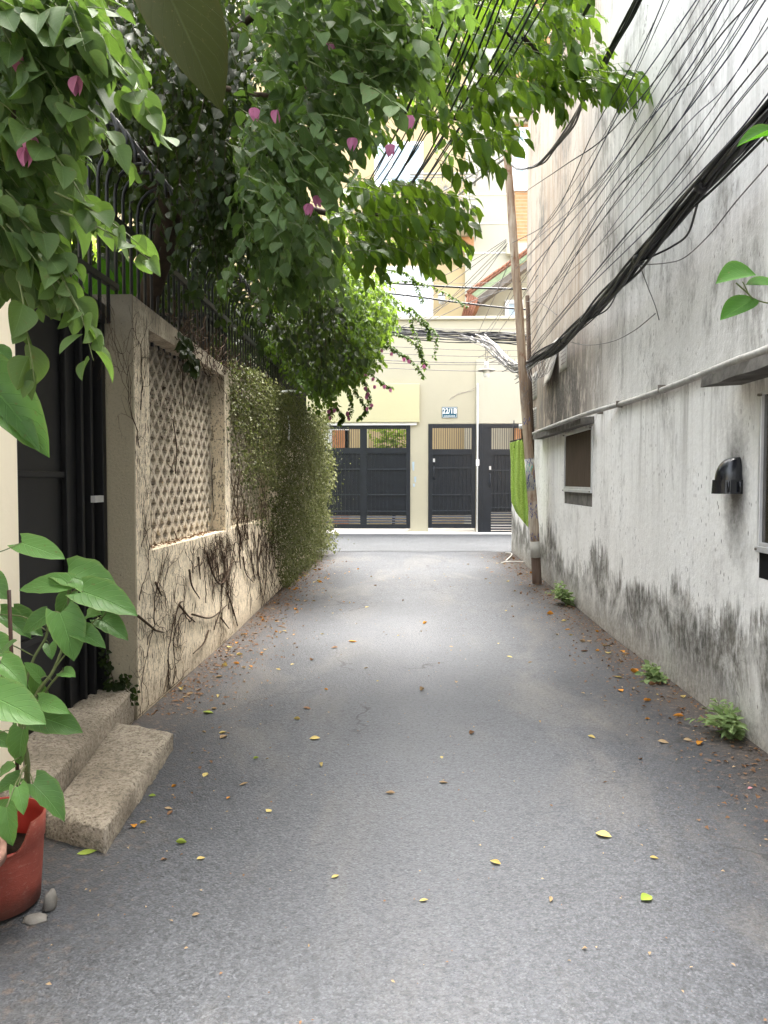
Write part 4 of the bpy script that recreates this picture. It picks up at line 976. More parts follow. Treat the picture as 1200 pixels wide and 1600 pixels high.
def lattice(ya, yb_, za, zb_, X0, X1, label):
    m = MB(); pv, ph = .1475, .163; bw = .033; H_ = zb_-za; 
    # crossing diagonal bars clipped to the opening
    sl = pv/ph
    def bar(sgn, c):
        pts = []
        # z = za + sgn*sl*(y-ya) + c ; clip
        cand = []
        for y in (ya, yb_):
            z = za+sgn*sl*(y-ya)+c
            if za <= z <= zb_: cand.append((y, z))
        for z in (za, zb_):
            y = ya+(z-za-c)/(sgn*sl)
            if ya < y < yb_: cand.append((y, z))
        if len(cand) < 2: return
        cand = sorted(cand)[:1]+sorted(cand)[-1:]
        (a, b), (c2, d) = cand; L = math.hypot(c2-a, d-b)
        if L < .03: return
        nx_, nz_ = -(d-b)/L*bw/2, (c2-a)/L*bw/2
        xa = X1 if sgn > 0 else X1-.002
        m.hexa([(X0, a-nx_, b-nz_), (xa, a-nx_, b-nz_), (xa, c2-nx_, d-nz_), (X0, c2-nx_, d-nz_), (X0, a+nx_, b+nz_), (xa, a+nx_, b+nz_), (xa, c2+nx_, d+nz_), (X0, c2+nx_, d+nz_)])
    c = -4.; 
    while c < 4: bar(1, c); bar(-1, c+0.0); c += pv
    return m.build('lattice_panel', 'lattice_concrete', GW)
lattice(oA, oB, zo0, zo1-.02, WX-.175, WX-.115, '')
lattice(o2a, o2b, zo0, 2.22, WX-.175, WX-.115, '')
m = MB(); m.box(WX-.255, WX-.245, oA, oB, zo0, zo1-.02); m.box(WX-.255, WX-.245, o2a, o2b, zo0, 2.22); m.build('backing_board', 'brown_mortar', GW)
# dried creeper stems clinging to the wall
dv = T('dead_creeper', 'bare dark dried creeper stems clinging to the lower cream wall', 'vine', (WX, 6.5, .5))
def clamp_wall(y, z):
    return zo0 < z < zo1 and (oA < y < oB)
def crawl(px, py, L, ang, r, seed, depth=0, mesh=None):
    rr_ = random.Random(seed); p = onx(px, py, WX+.006); y, z = p.y, p.z; pts = []; a = ang
    n = max(4, int(L/.035))
    for i in range(n+1):
        X = WX+.004+r*.6
        if clamp_wall(y, z): break
        pts.append((X+rr_.uniform(0, .006), y, max(.02, z))); a += rr_.gauss(0, .30); y += .035*math.cos(a); z += .035*math.sin(a)
        if depth < 3 and rr_.random() < (.42 if depth < 2 else .2):
            q = (y, z); crawl_at(y, z, L*rr_.uniform(.25, .55), a+rr_.choice((-1, 1))*rr_.uniform(.4, 1.1), r*.6, rr_.random(), depth+1, mesh)
    if len(pts) > 2: mesh.tube(pts, [r*(1-.75*i/len(pts)) for i in range(len(pts))], 4, cap=False)
def crawl_at(y, z, L, ang, r, seed, depth, mesh):
    rr_ = random.Random(seed); pts = []; a = ang; n = max(3, int(L/.035))
    for i in range(n+1):
        if clamp_wall(y, z) or z > 2.4: break
        pts.append((WX+.004+r*.6+rr_.uniform(0, .005), y, max(.02, z))); a += rr_.gauss(0, .35); y += .035*math.cos(a); z += .035*math.sin(a)
        if depth < 3 and rr_.random() < .25: crawl_at(y, z, L*.5, a+rr_.choice((-1, 1))*rr_.uniform(.4, 1.1), r*.6, rr_.random(), depth+1, mesh)
    if len(pts) > 2: mesh.tube(pts, [r*(1-.75*i/len(pts)) for i in range(len(pts))], 4, cap=False)
k = 0
thick = [[(323, 862), (332, 895), (345, 912), (358, 893)], [(347, 912), (352, 905), (363, 880), (372, 878)], [(296, 890), (300, 915), (312, 935)], [(280, 945), (294, 962), (305, 972)], [(300, 960), (330, 965), (355, 945)], [(355, 925), (365, 955), (371, 978)],
         [(345, 965), (358, 982)], [(326, 985), (318, 1005), (302, 1021)], [(243, 910), (252, 930)], [(215, 962), (235, 978), (243, 985), (255, 988)], [(392, 860), (395, 890), (400, 905)], [(380, 870), (384, 895), (396, 910)], [(405, 835), (402, 870)], [(372, 825), (380, 860)], [(310, 870), (313, 905)]]
for i, pl in enumerate(thick):
    m = MB(); pts = [onx(x, y, WX+.012) for x, y in pl]; m.tube(curve(pts, 14), [.0085-.0003*j for j in range(len(curve(pts, 14)))], 5); m.build('main_stem', 'dry_vine', dv)
m = MB()
for (x, y, L, a, r) in [(323, 862, .9, 1.9, .005), (345, 912, .9, .6, .005), (345, 912, .7, 2.6, .005), (296, 900, .9, 1.7, .005), (285, 950, 1., 2.4, .005), (300, 970, .9, 3.3, .005), (243, 985, .8, 1.9, .004), (240, 985, .7, 3.4, .003), (330, 980, .8, .5, .005), (355, 945, .9, 1.2, .005), (395, 900, 1., 1.9, .005), (400, 905, 1., 1.2, .005),
                        (380, 890, .9, 2.4, .005), (215, 930, .9, 1.6, .003), (222, 850, .8, 1.5, .003), (212, 700, .8, 1.7, .003), (215, 640, .7, 1.5, .003), (225, 1000, .7, 1.2, .003), (410, 900, 1., 1.7, .006), (420, 880, 1., 1.5, .006), (300, 880, .6, .9, .004), (260, 900, .8, 1.4, .003), (262, 950, .6, 2., .003), (352, 700, .9, 1.5, .004), (352, 800, .9, 1.6, .004), (355, 640, .6, 1.5, .004), (318, 940, .8, 1.1, .004), (335, 930, .8, 2., .004)]:
    for q in range(1): crawl(x+rnd.uniform(-6, 6), y+rnd.uniform(-10, 10), L, a+rnd.uniform(-.5, .5), r, k, 0, m); k += 1
for i in range(26):
    y = rnd.uniform(6.0, 9.4); crawl_at(y, rnd.uniform(.35, .95), rnd.uniform(.2, .6), rnd.uniform(.9, 2.2), .004, rnd.random(), 1, m)
for i in range(26):
    y = rnd.uniform(5.2, 6.9); crawl_at(y, 2.38, rnd.uniform(.1, .3), rnd.uniform(-2.2, -.9), .004, rnd.random(), 1, m)
m.build('rootlets', 'dry_vine', dv)
# second thing: creeper strands across the lattice
m = MB()
for pl in ([(272, 830), (279, 846), (282, 853)], [(270, 655), (276, 700), (274, 740)], [(300, 560), (306, 600), (296, 640)], [(340, 650), (336, 700), (331, 740), (334, 800)], [(262, 725), (268, 730), (271, 722)], [(290, 540), (285, 590), (288, 640)]):
    m.tube(curve([onx(x, y, WX-.10) for x, y in pl], 14), .004, 4)
m.build('lattice_stems', 'dry_vine', dv)

# iron fence above wall
FXx = WX-.12
rail0 = onx(197, 361, FXx).z
fence = T('iron_fence', 'black iron fence of curled-over pickets on top of the left wall', 'fence', (FXx, 8, 2.4))
m = MB(); m.box(FXx-.022, FXx+.022, 2.3, YE, rail0-.02, rail0+.02); m.build('top_rail', 'iron_black', fence)
m = MB(); m.box(FXx-.018, FXx+.018, 2.3, 4.5, 2.515, 2.55); m.build('bottom_rail', 'iron_black', fence)
pk = MB(); z0 = 2.30
arc = [(0, 0, z0), (0, 0, rail0+.16)]
for i in range(1, 11):
    a = math.pi*i/10*1.05; arc.append((.15-.15*math.cos(a), 0, rail0+.16+.17*math.sin(a)))
pk.tube([(FXx+x, 0, z) for x, _, z in arc], .0105, 6)
proto = None; y = 2.5
while y < YE:
    if proto is None: pk.v = [(a, b+y, c) for a, b, c in pk.v]; proto = pk.build('picket', 'iron_black', fence); yp = y
    else: o = proto.copy(); COL.objects.link(o); o.parent = fence; o.location = (0, y-yp, 0)
    y += .125
# louvred cage on the wall top
lc = T('louvred_cage', 'dark slatted metal cage standing on the wall top behind the fence', 'cage', (WX-.35, 6.6, 2.4))
ya, yb_ = 6.55, 7.25; xa, xb = WX-.62, WX-.14; za, zb_ = 2.35, 2.80
m = MB()
for x in (xa, xb):
    for y in (ya, yb_): m.box(x-.02, x+.02, y-.02, y+.02, za, zb_)
m.box(xa-.02, xb+.02, ya-.02, yb_+.02, zb_, zb_+.03); m.build('frame', 'iron_black', lc)
m = MB()
for i in range(6):
    z = za+.03+i*.075; m.hexa([(xa+.02, ya-.01, z), (xb-.02, ya-.01, z), (xb-.02, ya+.03, z+.03), (xa+.02, ya+.03, z+.03), (xa+.02, ya-.01, z+.012), (xb-.02, ya-.01, z+.012), (xb-.02, ya+.03, z+.042), (xa+.02, ya+.03, z+.042)])
    m.hexa([(xb-.03, ya+.02, z+.03), (xb+.01, ya+.02, z), (xb+.01, yb_-.02, z), (xb-.03, yb_-.02, z+.03), (xb-.03, ya+.02, z+.042), (xb+.01, ya+.02, z+.012), (xb+.01, yb_-.02, z+.012), (xb-.03, yb_-.02, z+.042)])
m.build('slats', 'old_concrete', lc)
# wall-mounted thin white tube things near the creeper's top
m = MB(); m.tube(curve([onx(440, 612.5, WX+.16), onx(455, 610.5, WX+.18), onx(470, 613, WX+.18)], 10), .012, 8)
tagset(m.build('tube_lamp', 'white_paint', loc=onx(455, 611, WX+.1)), 'short pale curved tube sticking out level at the top of the ivy', 'tube')
m = MB(); m.tube(curve([onx(450, 650, WX+.10), onx(452, 668, WX+.12), onx(451, 688, WX+.11)], 10), .009, 6)
tagset(m.build('vine_stem', 'white_paint', loc=onx(451, 670, WX+.1)), 'short pale upright tube among the ivy leaves below the curved one', 'tube')
# black gate recess
gx = -1.80; gy0 = 2.9
bgt = T('yard_gate', 'tall black metal yard gate recessed between cream pillars at left', 'gate', (gx, 3.8, .2))
m = MB(); ztp = 2.30; zb2 = .10
m.box(gx-.04, gx+.0, gy0, y0-.02, zb2, ztp)
bevel(m.build('door_panel', 'gate_soot', bgt), .004)
def gyx(px): return onx(px, 700, gx).y
m = MB()
for px, dpt, wd in ((95, .03, .035), (118, .035, .03), (129, .05, .03), (142, .07, .05)):
    y = gyx(px); m.box(gx, gx+dpt, y, y+wd, zb2, ztp)
for z in (.62, 1.42): m.box(gx, gx+.02, gy0, gyx(95), z, z+.03)
bevel(m.build('frame', 'gate_soot', bgt), .004)
m = MB(); y = gyx(129); m.box(gx+.05, gx+.075, y-.02, y+.10, onx(133, 783, gx+.05).z-.01, onx(133, 778, gx+.05).z+.01); m.build('handle', 'aluminium', bgt)
m = MB(); m.box(gx-.06, gx+.07, gy0, y0-.01, ztp, 2.42); bevel(m.build('gate_header', 'iron_black', bgt), .01)
# near cream pillar
cy = onx(30, 800, WX-.03).y
m = MB(); m.box(-2.1, WX-.03, -3, cy, -.1, 2.62); m.box(-2.15, WX-.0, -3, cy+.03, 2.62, 2.70)
o = m.build('gate_pillar', 'cream_pillar', loc=(-1.8, cy, 0)); bevel(o, .01); tagset(o, 'smooth cream wall end at the near left edge beside the black gate', 'pillar')
# steps
def slab(name, corners, z0, z1, label, seed, sub=(16, 34)):
    r2 = random.Random(seed); a, b, c, d = [Vector((x, y, 0)) for x, y in corners]; m = MB(); nu, nv = sub; idx = {}
    for k, zz_ in enumerate((z1, z1, z0)):
        for j in range(nv+1):
            for i in range(nu+1):
                if k and not (i in (0, nu) or j in (0, nv)): continue
                u, v = i/nu, j/nv; p = a.lerp(b, u).lerp(d.lerp(c, u), v)
                q = Vector((p.x, p.y, zz_)); n_ = mnoise.noise(q*9+Vector((seed, 0, 0)))
                n2 = mnoise.noise(q*30)
                edge = (i in (0, nu)) or (j in (0, nv)); cen = (a+b+c+d)/4
                out = (Vector((p.x, p.y, 0))-cen).normalized()
                if k == 0: q.z += .012*n_+.007*n2-(.014 if edge else 0); q -= out*(.014 if edge else 0)
                elif k == 1: q.z -= .02; q += out*(.016*n_+.012*n2)
                else: q += out*(.016*n_+.012*n2)
                idx[(k, i, j)] = len(m.v); m.v.append(tuple(q))
    for j in range(nv):
        for i in range(nu): m.af((idx[(0, i, j)], idx[(0, i+1, j)], idx[(0, i+1, j+1)], idx[(0, i, j+1)]), True)
    ring = [(i, 0) for i in range(nu)]+[(nu, j) for j in range(nv)]+[(i, nv) for i in range(nu, 0, -1)]+[(0, j) for j in range(nv, 0, -1)]
    for k in range(2):
        for q in range(len(ring)):
            i, j = ring[q]; i2, j2 = ring[(q+1) % len(ring)]; m.af((idx[(k+1, i, j)], idx[(k+1, i2, j2)], idx[(k, i2, j2)], idx[(k, i, j)]), True)
    o = m.build(name, 'pitted_stone', loc=((a+c)/2+Vector((0, 0, z0)))); return tagset(o, label, 'step')
c1, c2, c3, c4 = [onz(x, y, .105) for x, y in ((70, 1268), (165, 1290), (270, 1141), (180, 1126))]
slab('stone_step', [(c1.x, c1.y), (c2.x, c2.y), (c3.x, c3.y), (c4.x, min(c4.y, 4.40))], -.03, .105, 'lower pitted stone step slab lying in front of the gate', 3)
slab('stone_step', [(-1.84, c1.y-.02), (c1.x-.015, c1.y+.02), (c4.x-.015, 4.405), (-1.80, 4.405)], -.03, .20, 'upper stone threshold block under the black yard gate', 5, (8, 34))

# red pot
pc = Vector((-1.365, 2.45, 0)); PR = .160; PH = .285
m = MB(); prof_o = [(PR*.90, .0), (PR*.93, .08), (PR*.965, .17), (PR*.98, .205), (PR*1.0, .210), (PR*1.01, .25), (PR*1.01, PH)]; nA = 72
def notch(a):
    d = math.degrees(a) % 360
    t = 0
    if 290 < d < 342: t = .085*math.sin((d-290)/52*math.pi)**.6
    if 275 < d < 292: t = max(t, .03)
    return t
base = 0
for ring_ in range(2):
    for j in range(nA):
        a = 2*math.pi*j/nA
        for (r, z) in prof_o:
            rr2 = r-(.006 if ring_ else 0); zz_ = min(z, PH-notch(a)) if z > .22 else z
            wob = 1+.01*math.sin(3*a)*z*4; m.v.append((pc.x+rr2*wob*math.cos(a), pc.y+rr2*wob*math.sin(a), .012+zz_+(.004 if ring_ and z == 0 else 0)))
M_ = len(prof_o)
for ring_ in range(2):
    o_ = ring_*nA*M_; m.cur = ring_
    for j in range(nA):
        j2 = (j+1) % nA
        for k in range(M_-1):
            f = (o_+j*M_+k, o_+j2*M_+k, o_+j2*M_+k+1, o_+j*M_+k+1); m.af(f if not ring_ else f[::-1], True)
m.cur = 0
for j in range(nA):
    j2 = (j+1) % nA; m.af((j*M_+M_-1, j2*M_+M_-1, nA*M_+j2*M_+M_-1, nA*M_+j*M_+M_-1))
i0 = m.av([(pc.x, pc.y, .013)])
for j in range(nA): m.af((i0, ((j+1) % nA)*M_, j*M_))
pot = T('plant_pot', 'red plastic plant pot with a torn rim at the lower left', 'pot', (pc.x, pc.y, 0)); m.build('pot', ['terracotta_plastic', 'terracotta_inner'], pot)
m = MB(); m.lathe([(0, .185), (PR*.3, .192), (PR*.6, .18), (PR*.91, .175)], (pc.x, pc.y, 0), 30); m.build('soil', 'soil', pot)
m = MB(); q = Vector((-1.302, 2.09, 0)); m.lathe([(.09, 0), (.125, .22), (.142, .31), (.158, .312), (.158, .345), (.14, .345), (.12, .28), (0, .28)], q, 36)
p2 = T('plant_pot', 'pale clay pot cut off by the left edge of the photo beside the red pot', 'pot', q); m.build('pot', 'clay_pale', p2)
def stone(loc, s, label, mt='old_concrete', seed=1):
    m = MB(); n = 10
    for i in range(n+1):
        for j in range(n*2):
            th = math.pi*i/n; ph = math.pi*j/n; v = Vector((math.sin(th)*math.cos(ph), math.sin(th)*math.sin(ph), math.cos(th)))
            d = 1+.25*mnoise.noise(v*1.5+Vector((seed, 0, 0)))+.1*mnoise.noise(v*5); v = v*d; m.v.append((loc[0]+v.x*s[0], loc[1]+v.y*s[1], max(loc[2]+v.z*s[2], gz(loc[1])+.001)))
    for i in range(n):
        for j in range(n*2): j2 = (j+1) % (n*2); m.af((i*n*2+j, (i+1)*n*2+j, (i+1)*n*2+j2, i*n*2+j2), True)
    return tagset(m.build('stone', mt, loc=loc), label, 'stone')
sp = ong(88, 1420); stone((sp.x-.02, sp.y, .025), (.020, .03, .036), 'small pale pebble standing against the right side of the red pot', 'old_concrete', 3)
sp = ong(62, 1446); stone((sp.x-.03, sp.y+.03, .0), (.04, .03, .016), 'flat grey stone wedged under the front of the red pot', 'old_concrete', 8)

# ================================================================== FOLIAGE
# --- mulberry plant in the red pot
mul = T('mulberry_plant', 'potted plant with big heart-shaped green leaves growing from the red pot', 'plant', (pc.x, pc.y, .2))
LV = [ # base px, tip px, length scale, depth, var, normal lean
 ((33, 848), (96, 868), 1., 2.62, .6), ((106, 912), (32, 916), 1., 2.62, .6), ((106, 900), (184, 921), 1.05, 2.68, .5), ((130, 925), (206, 948), 1., 2.60, .35), ((94, 958), (120, 1023), 1.25, 2.52, .45), ((74, 960), (36, 985), 1.3, 2.58, .35),
 ((112, 925), (88, 965), 1.2, 2.75, .15), ((117, 985), (160, 1002), 1., 2.55, .3), ((157, 968), (196, 990), 1., 2.72, .15), ((183, 938), (206, 950), 1., 2.75, .2), ((64, 1060), (42, 1036), 1.3, 2.5, .7), ((60, 1095), (104, 1110), 1., 2.45, .85), ((60, 1108), (30, 1042), .8, 2.6, .3),
 ((0, 1035), (38, 1062), 1.4, 2.35, .75), ((-20, 1085), (64, 1120), 1.2, 2.2, .7), ((54, 1118), (118, 1134), 1., 2.5, .2), ((36, 1140), (22, 1196), 1.05, 2.4, .5), ((28, 1230), (36, 1266), 1.25, 2.3, 1.), ((10, 1262), (14, 1320), 1.2, 2.2, .75), ((52, 1225), (102, 1268), .95, 2.36, .25), ((30, 1215), (-8, 1235), 1., 2.4, .4),
 ((0, 1210), (18, 1195), 1.3, 2.3, .5), ((0, 1022), (22, 1000), 1.5, 2.3, .15), ((55, 1070), (26, 1090), 1.2, 2.7, .3), ((0, 960), (44, 985), 1.2, 2.7, .1), ((20, 960), (60, 985), 1., 2.8, .1), ((135, 962), (152, 955), 1.6, 2.7, .85), ((77, 1007), (80, 1025), 1.3, 2.66, .5),
 ((98, 1050), (114, 1053), 1.5, 2.5, .6), ((-6, 545), (14, 560), 1.6, 2.2, .4), ((-10, 565), (16, 590), 1.3, 2.2, .4), ((-25, 592), (66, 684), .7, 2.1, .35), ((-8, 632), (56, 676), .5, 2.12, .2), ((-25, 1290), (20, 1250), 1., 2.3, .5), ((-10, 1150), (20, 1165), 1.5, 2.5, .3), ((-30, 900), (8, 930), 1.4, 2.6, .3), ((-20, 1000), (14, 1020), 1.6, 2.5, .3)]
P, D, Nn, S, VV = [], [], [], [], []
rg = np.random.default_rng(5); stems = MB()
trunk = curve([Vector((pc.x+.02, pc.y, .2)), at(42, 1215, 2.5), at(32, 1130, 2.52), at(40, 1085, 2.55)], 16); stems.tube(trunk, [.011-.0003*i for i in range(len(trunk))], 7)
main = curve([at(36, 1130, 2.52), at(60, 1080, 2.55), at(85, 1045, 2.58), at(104, 985, 2.62), at(107, 915, 2.66)], 20); stems.tube(main, [.0075-.0002*i for i in range(len(main))], 6)
m2 = curve([at(36, 1120, 2.52), at(65, 1092, 2.55), at(78, 1070, 2.52), at(98, 1048, 2.5)], 12); stems.tube(m2, .0042, 5)
m3 = curve([at(30, 1125, 2.52), at(48, 1040, 2.56), at(72, 995, 2.6), at(75, 965, 2.6)], 12); stems.tube(m3, .005, 5)
m4 = curve([at(46, 1230, 2.45), at(40, 1180, 2.42), at(33, 1110, 2.4), at(5, 1060, 2.35)], 12); stems.tube(m4, .006, 5)
m5 = curve([at(85, 1045, 2.58), at(120, 1000, 2.6), at(150, 968, 2.68), at(158, 968, 2.72)], 10); stems.tube(m5, .003, 5)
m6 = curve([at(5, 1060, 2.35), at(-35, 900, 2.3), at(-40, 700, 2.1), at(-32, 560, 2.05)], 12); stems.tube(m6, .006, 5)
m7 = curve([at(-40, 870, 2.4), at(0, 862, 2.55), at(33, 848, 2.62)], 10); stems.tube(m7, .0022, 5)
allp = [q for c_ in (main, m2, m3, m4, m5, m6, trunk, m7) for q in c_]
for (b, t, sc_, dep, v) in LV:
    pb_ = at(*b, dep); pt_ = at(*t, dep-.02-.03*rg.random()); d = pt_-pb_; L = d.length*1.06; 
    N0 = Vector((.15+rg.normal(0, .2), -.62, .85+rg.normal(0, .15)))
    P.append(pb_); D.append(d); Nn.append(N0); S.append(L); VV.append(v)
    q = min(allp, key=lambda a_: (a_-pb_).length); stems.tube(curve([q, q.lerp(pb_, .55)+Vector((0, 0, .012)), pb_], 8), [.0022]*9 if len(curve([q, q.lerp(pb_, .55), pb_], 8)) == 9 else .0022, 5)
for q in range(len(LV)):
    W_ = LV[q][2]
o = None
P2 = np.array([tuple(q) for q in P]); D2 = np.array([tuple(q) for q in D]); N2 = np.array([tuple(q) for q in Nn])
ids = sorted(range(len(P)), key=lambda i: LV[i][2])
for i in range(len(P)):
    leafmesh('leaf', 'heart', P2[i:i+1], D2[i:i+1], N2[i:i+1], [S[i]], 'mulberry_leaf', rg, mul, var=[VV[i]], wid=.70+.25*(LV[i][2]-1))
stems.build('stems', 'green_stem', mul)
m = MB(); m.tube([at(14, 922, 2.45), at(20, 1080, 2.45), at(30, 1250, 2.47)], .0065, 8); tagset(m.build('garden_stake', 'stake_brown', loc=at(30, 1250, 2.47)), 'dark brown stake standing in the red pot among the leaves', 'stake')

def flower(p, s, parent, rng, name='flower'):
    P_, D_, N_ = [], [], []; p = np.array(p)
    for k in range(3):
        a = k*2.09+rng.uniform(0, 1); d = np.array([math.cos(a)*.35, math.sin(a)*.35, -1.]); P_.append(p); D_.append(d); N_.append([math.cos(a), math.sin(a), .3])
    return leafmesh(name, 'ovhi', P_, D_, N_, [s]*3, 'pink_bract', rng, parent, wid=.95)

def limb(pts, r0, r1, n=24, sides=8):
    m = MB(); c = curve(pts, n); L = len(c); m.tube([q+Vector((mnoise.noise(q*2)*.02, mnoise.noise(q*2+Vector((9, 0, 0)))*.02, 0)) for q in c], [r0+(r1-r0)*i/(L-1) for i in range(L)], sides); return m

# --- A. near bougainvillea sprays, top left, leaves large
bgA = T('bougainvillea', 'near bougainvillea branch with large dull green leaves and pink bracts, top left corner', 'shrub', (-1.9, 1.9, 0))
c = Cloud(11)
polyA = [(-90, -80), (120, -80), (115, 40), (85, 130), (70, 210), (40, 280), (60, 330), (40, 380), (40, 400), (0, 410), (-90, 380)]
for p in poly_points(c.r, polyA, 240, 1.75, 2.9):
    d = (.75+c.r.normal(0, .35), .15+c.r.normal(0, .4), -.30+c.r.normal(0, .35)); p2 = p-np.array(d)*.06
    c.spray(p2, d, .26, 9, .082, .8, .5, .0018)
for (x, y, dx, dz) in [(20, 60, .8, -.7), (90, 150, .9, -.5), (120, 40, .8, -.6), (150, 90, .9, -.5), (50, 200, .7, -.7), (85, 300, .9, -.35), (60, 400, .6, -.9), (90, 420, .5, -1), (30, 440, .3, -1), (-10, 300, .7, -.7), (95, 330, .9, -.3), (10, 350, .6, -.7)]:
    p = at(x, y, 1.8); c.spray(tuple(p), (dx, 0, dz), .24, 8, .085, .5, .4, .0022, var=.95)
for i in range(150):  # unseen sprays added above the frame to shade the near leaves
    y = c.r.uniform(.6, 3.8); z = 1.4+.70*y+c.r.uniform(.15, .8); x = c.r.uniform(-2.2, -.25)
    d = (.6+c.r.normal(0, .4), c.r.normal(0, .5), -.2+c.r.normal(0, .2)); c.spray((x, y, z), d, .32, 8, .11, .7, .3, .002)
c.build('ovhi', 'bougainvillea_leaf', bgA)
for (x, y) in [(30, 85), (118, 118), (48, 212), (40, 230), (-30, 120)]: flower(at(x, y, 1.78), .044, bgA, c.r)
limb([(-2.0, 1.6, 0), (-1.95, 1.6, 1.5), at(-40, 300, 2.2), at(30, 120, 2.3), at(140, -60, 2.4)], .035, .008).build('branch', 'bark', bgA)
limb([at(-60, 380, 2.1), at(20, 330, 2.1), at(90, 320, 2.15)], .010, .004).build('branch', 'bark', bgA)
# --- B. middle canopy
bgB = T('bougainvillea', 'big bougainvillea canopy with heart-shaped leaves arching over the alley from the left wall', 'shrub', (-2.1, 5.2, 0))
c = Cloud(12)
polyB = [(395, -120), (720, -120), (660, 40), (610, 110), (550, 170), (510, 230), (480, 280), (490, 350), (470, 370), (440, 350), (400, 330), (385, 250), (385, 170), (395, 60)]
for p in poly_points(c.r, polyB, 620, 3.0, 5.4, lambda p: p.x > -1.9, 1.0):
    d = (.65+c.r.normal(0, .45), -.25+c.r.normal(0, .45), -.25+c.r.normal(0, .35)); c.spray(p-np.array(d)*.08, d, .30, 10, .076, .9, .5, .0018)
for i in range(110):  # more sprays added out of view, to shade this canopy from above
    y = c.r.uniform(2.8, 7.); z = 1.4+.70*y+c.r.uniform(.1, .9); x = c.r.uniform(-2.4, -.7)
    d = (.6+c.r.normal(0, .4), c.r.normal(0, .5), -.2+c.r.normal(0, .2)); c.spray((x, y, z), d, .36, 8, .12, .7, .3, .002)
polyB2 = [(340, 220), (420, 200), (460, 300), (520, 350), (500, 400), (440, 420), (400, 420), (370, 360)]
for p in poly_points(c.r, polyB2, 150, 3.6, 5.2): c.spray(p, (.4+c.r.normal(0, .4), -.2, -.5), .3, 9, .075, 1., .6, .002)
c.build('ovate', 'bougainvillea_leaf', bgB)
for (x, y) in [(398, 168), (432, 172), (550, 215), (482, 318), (517, 66), (497, 305), (610, 225), (640, 180)]: flower(at(x, y, 3.1), .052, bgB, c.r)
limb([(-2.05, 5.6, 0), (-2.1, 5.5, 1.8), at(262, 345, 5.1), at(215, 265, 4.9), at(165, 200, 4.7), at(110, 120, 4.4), at(60, -60, 4.0)], .085, .05, 30, 10).build('trunk', 'bark_dark', bgB)
limb([at(215, 265, 4.9), at(300, 120, 4.7), at(400, 20, 4.5), at(540, -80, 4.2)], .035, .012).build('branch', 'bark_dark', bgB)
limb([at(262, 345, 5.1), at(340, 300, 5.), at(430, 230, 4.6), at(560, 170, 4.1)], .028, .008).build('branch', 'bark_dark', bgB)
limb([at(300, 120, 4.7), at(420, 150, 4.3), at(540, 120, 4.), at(650, 60, 3.8)], .018, .005).build('branch', 'bark', bgB)
# --- canopy added above the frame only for the shade it casts on the left
c = Cloud(13)
for i in range(170):
    y = c.r.uniform(3.6, 9.5); x = c.r.uniform(-3.4, -1.7); z = c.r.uniform(3.9, 5.2)+max(0, y-3)*.42
    d = (.7+c.r.normal(0, .5), c.r.normal(0, .6), -.2+c.r.normal(0, .3)); c.spray((x, y, z), d, .45, 8, .14, .7, .4, 0)
ovh = T('shade_canopy', 'leafy creeper roof added high over the left wall and fence for its shade', 'creeper', (-2.6, 3, 0)); c.build('ovate', 'shade_leaf', ovh)
limb([(-2.6, 3.0, 0), (-2.6, 3.2, 2.5), (-2.2, 3.5, 4.2), (-1.2, 3.8, 4.9), (-.2, 4, 5.1)], .07, .01).build('trunk', 'bark_dark', ovh)
limb([(-2.4, 3.4, 3.6), (-2.2, 5.5, 5.0), (-1.8, 8, 6.4)], .04, .01).build('branch', 'bark_dark', ovh)
# --- C. deep shaded creeper hanging behind, above the fence
crC = T('hanging_creeper', 'dark shaded creeper hanging in strings behind the fence curls', 'creeper', (-2.3, 7, 0))
c = Cloud(14)
polyC = [(90, -20), (380, -20), (400, 250), (450, 380), (520, 440), (540, 500), (520, 560), (460, 540), (420, 505), (385, 470), (350, 450), (310, 440), (285, 380), (255, 320), (200, 280), (150, 200)]
polyC5 = [(60, -40), (370, -40), (380, 260), (340, 400), (300, 370), (255, 300), (200, 265), (130, 225), (60, 200)]
for p in poly_points(c.r, polyC5, 900, 3.9, 6.4, lambda p: -2.9 < p.x and (p.z > rail0+.5 or p.x > FXx+.4)): c.spray(p, (c.r.normal(0, .4)+.2, c.r.normal(0, .4)-.2, -.9), .34, 9, .070, .5, .5, .0016, .7)
for i in range(750):
    y = c.r.uniform(3.4, 10); x = c.r.uniform(-3.1, -2.05); z = c.r.uniform(2.7 if y < 7 else 2.3, 5.6); c.spray((x, y, z), (c.r.normal(0, .6), c.r.normal(0, .6), -.8), .45, 9, .11, .5, .5, 0)
polyC4 = [(250, 380), (300, 400), (350, 440), (400, 480), (440, 540), (500, 560), (500, 600), (420, 600), (360, 560), (300, 500), (255, 450)]
for p in poly_points(c.r, polyC4, 700, 6.5, 12.5, lambda p: p.x < FXx-.12 and p.z > 2.3): c.spray(p, (c.r.normal(0, .4), c.r.normal(0, .4), -.7), .34, 9, .07, .5, .5, .0016, .7)
for p in poly_points(c.r, polyC, 1700, 5.0, 9.6, lambda p: -3.4 < p.x < -.2 and (p.z > rail0+.45 or p.x > FXx+.35 or p.x < FXx-.12)):
    c.spray(p, (c.r.normal(0, .4)+.2, c.r.normal(0, .4)-.2, -.9), .34, 9, .062, .5, .5, .0016, .7)
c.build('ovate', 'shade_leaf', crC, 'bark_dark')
limb([(-2.5, 7.5, 0), (-2.5, 7.5, 2.5), (-2.2, 7.2, 4.), (-1.4, 7, 4.8)], .06, .02).build('trunk', 'bark_dark', crC)
